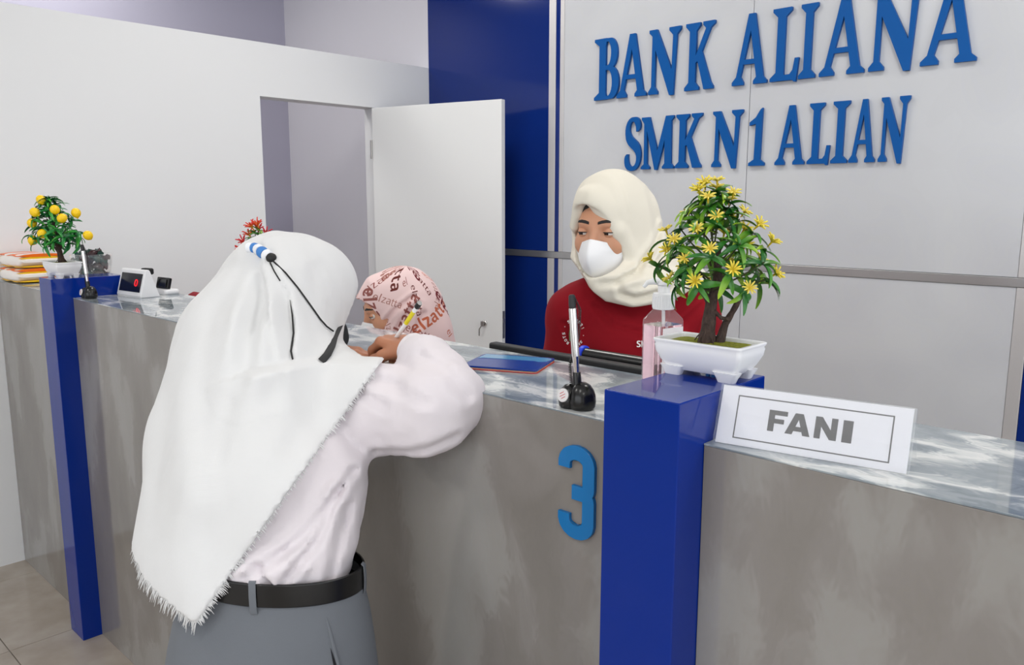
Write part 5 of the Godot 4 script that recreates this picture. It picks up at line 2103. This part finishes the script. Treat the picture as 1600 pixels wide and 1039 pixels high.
	var tip := F * Vector3(0.106, 1.1925, -0.318)
	var top := F * Vector3(0.196, 1.319, -0.205)
	var pen := root("pen", "clear ballpoint pen with black end cap and yellow label, in the customer's right hand", "pen", tip)
	var dir := (top - tip).normalized()
	var ln := (top - tip).length()
	g = Geo.new()
	g.tube([dir * 0.012, dir * 0.022, dir * (ln - 0.012)], [0.0030, 0.0042, 0.0042], 12)
	put("barrel", done(g), M.white_plastic, pen)
	g = Geo.new()
	g.tube([Vector3.ZERO, dir * 0.012], [0.0006, 0.0028], 10)
	put("pen_tip", done(g), M.chrome, pen)
	g = Geo.new()
	g.tube([dir * (ln - 0.014), dir * (ln - 0.008), dir * ln], [0.0046, 0.0056, 0.0050], 12)
	put("end_cap", done(g), M.black_plastic, pen)
	g = Geo.new()
	g.tube([dir * (ln - 0.065), dir * (ln - 0.026)], [0.0044, 0.0044], 12, false)
	put("yellow_label", done(g), M.pen_yellow, pen)

# ------------------------------------------------------------------ the teller in red
func teller_red() -> void:
	var o := root("person", "woman teller in red t-shirt, cream headscarf and white mask behind the counter", "person", Vector3(-1.135, 0, -1.555), YAW)
	var H := Transform3D(Basis(Vector3.UP, deg_to_rad(-29.0)) * Basis(Vector3.RIGHT, 0.07), Vector3(-0.024, 1.438, 0.0))
	var f := Field.new()
	head_bones(f, H)
	var g := Geo.new()
	surf(g, f, Vector3(-0.15, 1.27, -0.13), Vector3(0.11, 1.57, 0.14), 0.0030)
	var fh := f
	f = Field.new()
	f.chain([[-0.01, 1.33, -0.03, 0.05], [0.03, 1.24, -0.03, 0.07], [0.04, 1.05, -0.015, 0.062], [0.04, 0.85, -0.015, 0.068], [0.04, 0.78, -0.015, 0.08]], 0.03)
	f.chain([[0.03, 1.25, -0.03, 0.05], [-0.11, 1.235, -0.02, 0.042], [-0.135, 1.02, 0.0, 0.036], [-0.145, 0.82, 0.05, 0.026]], 0.03)
	f.chain([[0.03, 1.25, -0.03, 0.05], [0.19, 1.235, -0.03, 0.042], [0.225, 1.02, -0.02, 0.036], [0.235, 0.82, 0.03, 0.026]], 0.03)
	for s in [-1.0, 1.0]:
		f.chain([[0.04 + s * 0.06, 0.74, -0.02, 0.072], [0.04 + s * 0.075, 0.43, -0.02, 0.055], [0.04 + s * 0.075, 0.09, -0.03, 0.036]], 0.03)
	surf(g, f, Vector3(-0.24, 0.03, -0.16), Vector3(0.34, 1.38, 0.14), 0.012)
	for s in [-1.0, 1.0]:
		f = Field.new()
		var wx := -0.145 if s < 0 else 0.235
		var w := axes(Vector3(wx, 0.82, 0.05 if s < 0 else 0.03), Vector3(0, -1, 0.25), Vector3(s * 0.95, 0, 0.2), s < 0)
		hand(f, w, [[0.25, 0.3, 0.2], [0.28, 0.35, 0.2], [0.3, 0.38, 0.2], [0.34, 0.4, 0.2]], [Vector3(0.7, 0.6, -0.3), Vector3(0.3, 0.9, -0.3), Vector3(0.1, 0.9, -0.3)], 0.92)
		surf(g, f, Vector3(wx - 0.1, 0.62, -0.08), Vector3(wx + 0.1, 0.86, 0.18), 0.0035)
	var body := put("body", done(g), M.skin, o)
	face_parts(o, body, fh, H, Vector3(-0.30, -0.14, 0.92), M.skin)
	var mk := mask(o, H, M.mask_white)
	g = Geo.new()
	for s in [-1.0, 1.0]:
		for yy in [-0.045, -0.098]:
			g.tube([H * Vector3(s * 0.069, yy, 0.016), H * Vector3(s * 0.077, yy * 0.7 - 0.01, -0.01), H * Vector3(s * 0.076, -0.02, -0.022)], [0.0014], 6)
	put("ear_loop", done(g), M.mask_white, mk)
	# black undercap just inside the scarf
	f = Field.new()
	f.ell(H * Vector3(0, 0.026, -0.014), Vector3(0.0745, 0.0905, 0.0955), H.basis, 0.01)
	f.ell(H * Vector3(0.003, -0.044, 0.085), Vector3(0.0585, 0.098, 0.105), H.basis * Basis(Vector3.BACK, 0.20), 0.006, true)
	g = Geo.new()
	surf(g, f, Vector3(-0.14, 1.30, -0.13), Vector3(0.10, 1.57, 0.13), 0.004)
	put("undercap", done(g), M.hair_dark, o)

	# red t-shirt
	f = Field.new()
	f.chain([[-0.055, 1.215, -0.03, 0.082], [-0.045, 1.05, -0.02, 0.088], [-0.035, 0.82, -0.02, 0.10]], 0.05)
	f.chain([[0.135, 1.215, -0.04, 0.082], [0.125, 1.05, -0.03, 0.088], [0.115, 0.82, -0.02, 0.10]], 0.05)
	f.chain([[0.035, 1.225, -0.03, 0.085], [0.04, 1.15, 0.0, 0.10], [0.04, 0.82, -0.01, 0.10]], 0.05)
	f.chain([[0.0, 1.30, -0.035, 0.055], [-0.06, 1.262, -0.025, 0.052], [-0.112, 1.236, -0.02, 0.052], [-0.137, 1.03, 0.0, 0.052]], 0.035)
	f.chain([[0.03, 1.30, -0.04, 0.055], [0.12, 1.268, -0.035, 0.052], [0.188, 1.238, -0.03, 0.054], [0.220, 1.03, -0.02, 0.054]], 0.035)
	f.ell(Vector3(-0.02, 1.155, 0.06), Vector3(0.05, 0.045, 0.035), Basis(), 0.05)
	f.ell(Vector3(0.09, 1.155, 0.055), Vector3(0.05, 0.045, 0.035), Basis(), 0.05)
	var nz := noise3(6.0, 5)
	var rf := [PackedVector2Array([Vector2(0.225, 1.25), Vector2(0.185, 1.20), Vector2(0.155, 1.15)]), PackedVector2Array([Vector2(0.245, 1.20), Vector2(0.205, 1.165), Vector2(0.18, 1.13)]), PackedVector2Array([Vector2(0.20, 1.265), Vector2(0.15, 1.225), Vector2(0.12, 1.20)]), PackedVector2Array([Vector2(-0.13, 1.22), Vector2(-0.105, 1.17), Vector2(-0.105, 1.10)]), PackedVector2Array([Vector2(-0.06, 1.26), Vector2(-0.02, 1.22), Vector2(0.04, 1.205)])]
	var sd := func(p: Vector3, d: float) -> float:
		d += nz.get_noise_3dv(p) * 0.005
		for l in rf:
			var r: Vector2 = line_dist(Vector2(p.x, p.y), l)
			if absf(r.x) < 0.03:
				d += 0.005 * exp(-pow(r.x / 0.006, 2.0)) - 0.003 * exp(-pow((absf(r.x) - 0.014) / 0.008, 2.0))
		return maxf(d, 0.80 - p.y)
	g = Geo.new()
	surf(g, f, Vector3(-0.24, 0.78, -0.17), Vector3(0.32, 1.38, 0.16), 0.0065, sd, 0.012)
	var shirt := put("t_shirt", done(g), M.shirt_red, o)
	# printed ring of letters with a green badge, and letters on the other side of the chest
	var ring := "ROTS . SK 2021 . SM "
	var cc := Vector2(-0.108, 1.198)
	var place := func(m: Mesh, q: Vector2, turn: float, mm: Material, nm: String) -> void:
		var p := f.drop(Vector3(q.x, q.y, 0.2), Vector3(0, 0, -1), 0.003)
		var n := f.normal(p)
		var y := (Vector3(-sin(turn), cos(turn), 0) - n * Vector3(-sin(turn), cos(turn), 0).dot(n)).normalized()
		var q2 := put(nm, m, mm, shirt)
		q2.transform = Transform3D(Basis(y.cross(n), y, n), p)
	for k in ring.length():
		if ring[k] == " ":
			continue
		var a := PI * 1.30 - TAU * 0.90 * k / ring.length()
		var h := 0.0034 if ring[k] != "." else 0.001
		var w := 0.0027 if ring[k] not in [".", "1"] else 0.001
		place.call(fitted(ring[k], "Droid Sans", true, Vector2(-w, -h), Vector2(w, h), 0.0006), cc + Vector2(cos(a) * 0.0225, sin(a) * 0.030), a - PI / 2, M.print_white, "printed_letter")
	g = Geo.new()
	g.prism(PackedVector2Array([Vector2(-0.006, -0.018), Vector2(0.006, -0.018), Vector2(0.0065, 0.0), Vector2(0.005, 0.012), Vector2(0.0, 0.021), Vector2(-0.005, 0.012), Vector2(-0.0065, 0.0)]), 0.0006)
	place.call(done(g), cc + Vector2(-0.004, -0.002), 0.0, M.print_green, "printed_badge")
	for k in 3:
		place.call(fitted("SMK"[k], "Droid Sans", true, Vector2(-0.0045, -0.0075), Vector2(0.0045, 0.0075), 0.0006), Vector2(0.034 + 0.0105 * k, 1.183), 0.0, M.print_white, "printed_letter")

	# black skirt down to the shoes
	g = Geo.new()
	loft_y(g, [[0.84, 0.04, -0.02, 0.150, 0.108], [0.76, 0.04, -0.02, 0.165, 0.118], [0.45, 0.04, -0.02, 0.18, 0.135], [0.07, 0.04, -0.02, 0.20, 0.155]], 0.04, 8)
	put("skirt", done(g), M.skirt_black, o)
	shoes(o, [[-0.035, -0.03], [0.115, -0.03]], Vector3(0.0, 0, 1.0))

	# cream headscarf
	f = Field.new()
	f.ell(H * Vector3(0, 0.030, -0.020), Vector3(0.087, 0.104, 0.112), H.basis, 0.02)
	f.ell(H * Vector3(0.004, 0.0, -0.062), Vector3(0.088, 0.090, 0.086), H.basis, 0.05)
	f.ell(H * Vector3(0, -0.045, -0.004), Vector3(0.083, 0.085, 0.078), H.basis, 0.04)
	f.bone(H * Vector3(-0.01, 0.060, 0.036), 0.058, H * Vector3(-0.014, 0.058, 0.058), 0.040, 0.03)
	f.chain([[-0.016, 1.345, -0.004, 0.074], [0.005, 1.30, -0.005, 0.086]], 0.04)
	f.chain([[-0.055, 1.345, 0.045, 0.045], [-0.035, 1.315, 0.062, 0.046], [0.03, 1.30, 0.070, 0.046], [0.10, 1.305, 0.050, 0.048], [0.165, 1.305, -0.01, 0.050]], 0.035)
	f.chain([[0.06, 1.36, -0.03, 0.075], [0.12, 1.31, -0.03, 0.062]], 0.04)
	f.chain([[-0.05, 1.34, 0.0, 0.060], [-0.055, 1.315, -0.01, 0.058]], 0.04)
	f.chain([[0.02, 1.38, -0.07, 0.08], [0.03, 1.29, -0.07, 0.075]], 0.04)
	f.ell(H * Vector3(-0.004, -0.022, 0.078), Vector3(0.0605, 0.0880, 0.105), H.basis * Basis(Vector3.BACK, 0.36), 0.006, true)
	f.bone(H * Vector3(-0.012, 0.078, 0.074), 0.018, H * Vector3(0.049, -0.002, 0.063), 0.016, 0.010)
	f.bone(H * Vector3(0.049, -0.002, 0.063), 0.016, H * Vector3(0.068, -0.055, 0.040), 0.016, 0.012)
	f.bone(H * Vector3(-0.036, 0.082, 0.066), 0.015, H * Vector3(-0.064, 0.010, 0.052), 0.012, 0.010)
	var cf := [
		[PackedVector2Array([Vector2(-0.055, 1.318), Vector2(-0.02, 1.322), Vector2(0.03, 1.345), Vector2(0.075, 1.395), Vector2(0.10, 1.44)]), 0.009, 0.007],
		[PackedVector2Array([Vector2(-0.015, 1.318), Vector2(-0.010, 1.296), Vector2(0.02, 1.286), Vector2(0.09, 1.30), Vector2(0.14, 1.325)]), 0.009, 0.007],
		[PackedVector2Array([Vector2(0.02, 1.335), Vector2(0.075, 1.355), Vector2(0.12, 1.40)]), 0.006, 0.008],
		[PackedVector2Array([Vector2(0.065, 1.52), Vector2(0.083, 1.46), Vector2(0.085, 1.40)]), 0.004, 0.008],
		[PackedVector2Array([Vector2(-0.02, 1.555), Vector2(-0.005, 1.515), Vector2(0.006, 1.47)]), 0.0025, 0.006],
	]
	var hem := [Vector2(-0.13, 1.39), Vector2(-0.100, 1.350), Vector2(-0.085, 1.329), Vector2(-0.070, 1.300), Vector2(-0.041, 1.278), Vector2(0.015, 1.266), Vector2(0.06, 1.271), Vector2(0.127, 1.288), Vector2(0.173, 1.308), Vector2(0.24, 1.33)]
	var nz3 := noise3(6.0, 15)
	var cd := func(p: Vector3, d: float) -> float:
		d += nz3.get_noise_3dv(p) * 0.003
		if p.z > -0.05:
			for l in cf:
				var r: Vector2 = line_dist(Vector2(p.x, p.y), l[0])
				var w: float = l[2]
				if absf(r.x) < w * 4.0:
					d += l[1] * (exp(-pow(r.x / w, 2.0)) - 0.5 * exp(-pow((absf(r.x) - w * 2.0) / w, 2.0))) * (0.3 + 0.7 * sin(PI * clampf(r.y * 0.86 + 0.07, 0, 1)))
		var k := 0
		while k < hem.size() - 2 and p.x > hem[k + 1].x:
			k += 1
		var t := clampf((p.x - hem[k].x) / (hem[k + 1].x - hem[k].x), 0, 1)
		return maxf(d, (lerpf(hem[k].y, hem[k + 1].y, t) - p.y) * 0.8)
	g = Geo.new()
	surf(g, f, Vector3(-0.18, 1.22, -0.19), Vector3(0.26, 1.60, 0.17), 0.0042, cd, 0.014)
	put("headscarf", done(g), M.scarf_cream, o)

# ------------------------------------------------------------------ the teller with the printed scarf
func draw_word(im: Image, text: String, at: Vector2, h: float, ang: float, c: Color, bold := false) -> void:
	var t := letter_mesh(text, "Droid Sans", bold, 0.05)
	var a := t.get_mesh_arrays()
	var v: PackedVector3Array = a[Mesh.ARRAY_VERTEX]
	var n: PackedVector3Array = a[Mesh.ARRAY_NORMAL]
	var ix: PackedInt32Array = a[Mesh.ARRAY_INDEX] if a[Mesh.ARRAY_INDEX] != null else PackedInt32Array(range(v.size()))
	var mn := Vector3(1e9, 1e9, 1e9)
	var mx := -mn
	for p in v:
		mn = mn.min(p)
		mx = mx.max(p)
	var s := h / (mx.y - mn.y)
	var mid := (mn + mx) * 0.5
	var sz := im.get_size()
	for k in range(0, ix.size(), 3):
		if n[ix[k]].z < 0.5:
			continue
		var q := []
		for j in 3:
			var p := (v[ix[k + j]] - mid) * s
			q.append(at + Vector2(p.x, -p.y).rotated(ang))
		var x0 := int(floor(minf(q[0].x, minf(q[1].x, q[2].x))))
		var x1 := int(ceil(maxf(q[0].x, maxf(q[1].x, q[2].x))))
		var y0 := int(floor(minf(q[0].y, minf(q[1].y, q[2].y))))
		var y1 := int(ceil(maxf(q[0].y, maxf(q[1].y, q[2].y))))
		for y in range(y0, y1 + 1):
			for x in range(x0, x1 + 1):
				if Geometry2D.point_is_inside_triangle(Vector2(x + 0.5, y + 0.5), q[0], q[1], q[2]):
					im.set_pixel(posmod(x, sz.x), posmod(y, sz.y), c)

func teller_print() -> void:
	var at := Vector3(-1.945, 0, -1.585)
	var o := root("person", "seated woman in a pink headscarf printed with brown lettering, looking down behind the counter", "person", at, YAW)
	var H := Transform3D(Basis(Vector3.UP, deg_to_rad(-70.0)) * Basis(Vector3.RIGHT, 0.27), Vector3(-0.048, 1.177, 0.0))
	var f := Field.new()
	head_bones(f, H)
	var g := Geo.new()
	surf(g, f, Vector3(-0.22, 0.98, -0.13), Vector3(0.09, 1.32, 0.13), 0.0045)
	var fh := f
	f = Field.new()
	f.chain([[-0.01, 1.09, -0.01, 0.05], [0.03, 1.00, -0.02, 0.07], [0.09, 0.80, -0.02, 0.09], [0.17, 0.56, -0.02, 0.11]], 0.04)
	# she faces along -x (image left): thighs forward, shins down, arms to the desk
	f.chain([[0.03, 1.00, 0.0, 0.05], [0.02, 0.99, 0.14, 0.042], [0.02, 0.76, 0.17, 0.036], [-0.12, 0.665, 0.11, 0.026]], 0.03)
	f.chain([[0.03, 1.00, -0.02, 0.05], [0.04, 0.99, -0.17, 0.042], [0.02, 0.76, -0.19, 0.036], [-0.12, 0.665, -0.12, 0.026]], 0.03)
	for s in [-1.0, 1.0]:
		f.chain([[0.17, 0.545, s * 0.08, 0.085], [-0.15, 0.545, s * 0.08, 0.06], [-0.16, 0.09, s * 0.08, 0.036]], 0.03)
	surf(g, f, Vector3(-0.40, 0.03, -0.26), Vector3(0.34, 1.16, 0.26), 0.013)
	for s in [-1.0, 1.0]:
		f = Field.new()
		var wz := 0.11 if s > 0 else -0.12
		hand(f, axes(Vector3(-0.125, 0.662, wz), Vector3(-1, -0.10, -s * 0.2), Vector3(0, 1, 0), s < 0), [[0.3, 0.35, 0.2], [0.32, 0.38, 0.2], [0.35, 0.4, 0.2], [0.4, 0.42, 0.2]], [Vector3(0.7, 0.6, -0.2), Vector3(0.35, 0.9, -0.2), Vector3(0.2, 0.9, -0.2)], 0.92)
		surf(g, f, Vector3(-0.33, 0.56, wz - 0.1), Vector3(-0.07, 0.74, wz + 0.1), 0.004)
	var body := put("body", done(g), M.skin, o)
	face_parts(o, body, fh, H, Vector3(0, -0.5, 0.85), M.skin)
	mask(o, H, M.mask_white)
	f = Field.new()
	f.chain([[0.0, 1.04, 0.0, 0.06], [0.03, 0.98, -0.02, 0.09], [0.09, 0.80, -0.02, 0.105], [0.17, 0.56, -0.02, 0.125]], 0.05)
	f.chain([[0.03, 1.00, 0.0, 0.06], [0.02, 0.99, 0.14, 0.056], [0.02, 0.76, 0.17, 0.050], [-0.10, 0.678, 0.115, 0.038]], 0.04)
	f.chain([[0.03, 1.00, -0.02, 0.06], [0.04, 0.99, -0.17, 0.056], [0.02, 0.76, -0.19, 0.050], [-0.10, 0.678, -0.125, 0.038]], 0.04)
	g = Geo.new()
	surf(g, f, Vector3(-0.20, 0.42, -0.28), Vector3(0.34, 1.14, 0.26), 0.010)
	put("t_shirt", done(g), M.shirt_red, o)
	f = Field.new()
	f.chain([[0.17, 0.56, -0.08, 0.125], [-0.14, 0.545, -0.08, 0.085], [-0.15, 0.10, -0.08, 0.075]], 0.06)
	f.chain([[0.17, 0.56, 0.08, 0.125], [-0.14, 0.545, 0.08, 0.085], [-0.15, 0.10, 0.08, 0.075]], 0.06)
	g = Geo.new()
	var cutskirt := func(p: Vector3, d: float) -> float:
		return maxf(d, maxf(0.08 - p.y, p.y - 0.64))
	surf(g, f, Vector3(-0.42, 0.05, -0.24), Vector3(0.34, 0.70, 0.24), 0.012, cutskirt, 0.012)
	put("skirt", done(g), M.skirt_black, o)
	shoes(o, [[-0.14, -0.08], [-0.14, 0.08]], Vector3(-1, 0, 0))

	# printed scarf
	f = Field.new()
	f.ell(H * Vector3(0, 0.028, -0.020), Vector3(0.086, 0.093, 0.114), H.basis, 0.02)
	f.bone(H * Vector3(0, 0.058, 0.048), 0.050, H * Vector3(0, 0.050, 0.092), 0.022, 0.03)
	f.ell(H * Vector3(0, -0.04, -0.03), Vector3(0.082, 0.085, 0.085), H.basis, 0.04)
	f.chain([[0.008, 1.165, -0.01, 0.094], [0.024, 1.08, -0.01, 0.100], [0.034, 0.97, -0.01, 0.125]], 0.04)
	f.chain([[-0.045, 1.085, 0.0, 0.066], [-0.04, 0.98, 0.0, 0.10]], 0.04)
	f.ell(H * Vector3(0, -0.030, 0.122), Vector3(0.060, 0.090, 0.112), H.basis, 0.006, true)
	var nz := noise3(6.0, 25)
	var pf := [
		[PackedVector2Array([Vector2(0.022, 1.22), Vector2(-0.035, 1.18), Vector2(-0.085, 1.12)]), 0.007, 0.006],
		[PackedVector2Array([Vector2(0.033, 1.195), Vector2(-0.012, 1.15), Vector2(-0.05, 1.08)]), 0.007, 0.007],
		[PackedVector2Array([Vector2(0.05, 1.165), Vector2(0.022, 1.10), Vector2(0.01, 1.03)]), 0.006, 0.009],
	]
	var pd := func(p: Vector3, d: float) -> float:
		d += nz.get_noise_3dv(p) * 0.004
		if p.z > 0.0:
			for l in pf:
				var r: Vector2 = line_dist(Vector2(p.x, p.y), l[0])
				var w: float = l[2]
				if absf(r.x) < w * 4.0:
					d += l[1] * (exp(-pow(r.x / w, 2.0)) - 0.6 * exp(-pow((absf(r.x) - w * 2.0) / w, 2.0)))
		return maxf(d, 0.93 - p.y)
	g = Geo.new()
	surf(g, f, Vector3(-0.22, 0.91, -0.16), Vector3(0.19, 1.33, 0.17), 0.0048, pd, 0.014)
	# wrap the print round the head: u by the angle about an upright axis, v by height
	for k in g.v.size():
		var q := g.v[k] - Vector3(-0.01, 1.15, 0.0)
		g.uv[k] = Vector2(atan2(q.x, q.z) / TAU * 1.0 + 0.5, (0.19 - q.y) / 0.42)
	var im := Image.create(1024, 640, false, Image.FORMAT_RGB8)
	im.fill(rgb(236, 208, 206))
	var cols := [rgb(104, 48, 44), rgb(196, 106, 78), rgb(150, 90, 84), rgb(112, 36, 44), rgb(172, 122, 112)]
	var rng := RandomNumberGenerator.new()
	rng.seed = 4
	var rowsn := 8
	for r in rowsn:
		for c in 7:
			var big := (r * 5 + c * 3) % 3 == 0
			draw_word(im, "el" if (r + c) % 5 == 4 else "elzatta", Vector2(c * 146.3 + (r % 2) * 73.0 + rng.randf_range(-8, 8), r * 80.0 + 36.0 + rng.randf_range(-8, 8)), 60.0 if big else 37.0, [-0.5, 1.15, 0.35, 1.4, -1.05][(r * 2 + c) % 5] + rng.randf_range(-0.15, 0.15), cols[rng.randi() % 5], big)
	var pm := mat("scarf_print", Color.WHITE, 0.8, 0.0, 0.3)
	pm.albedo_texture = ImageTexture.create_from_image(im)
	put("headscarf", done(g), pm, o)
	red_chair(at + Basis(Vector3.UP, YAW) * Vector3(0.16, 0, 0) + Vector3(0, -0.055, 0), YAW + PI / 2, "office chair under the woman in the printed headscarf", true)
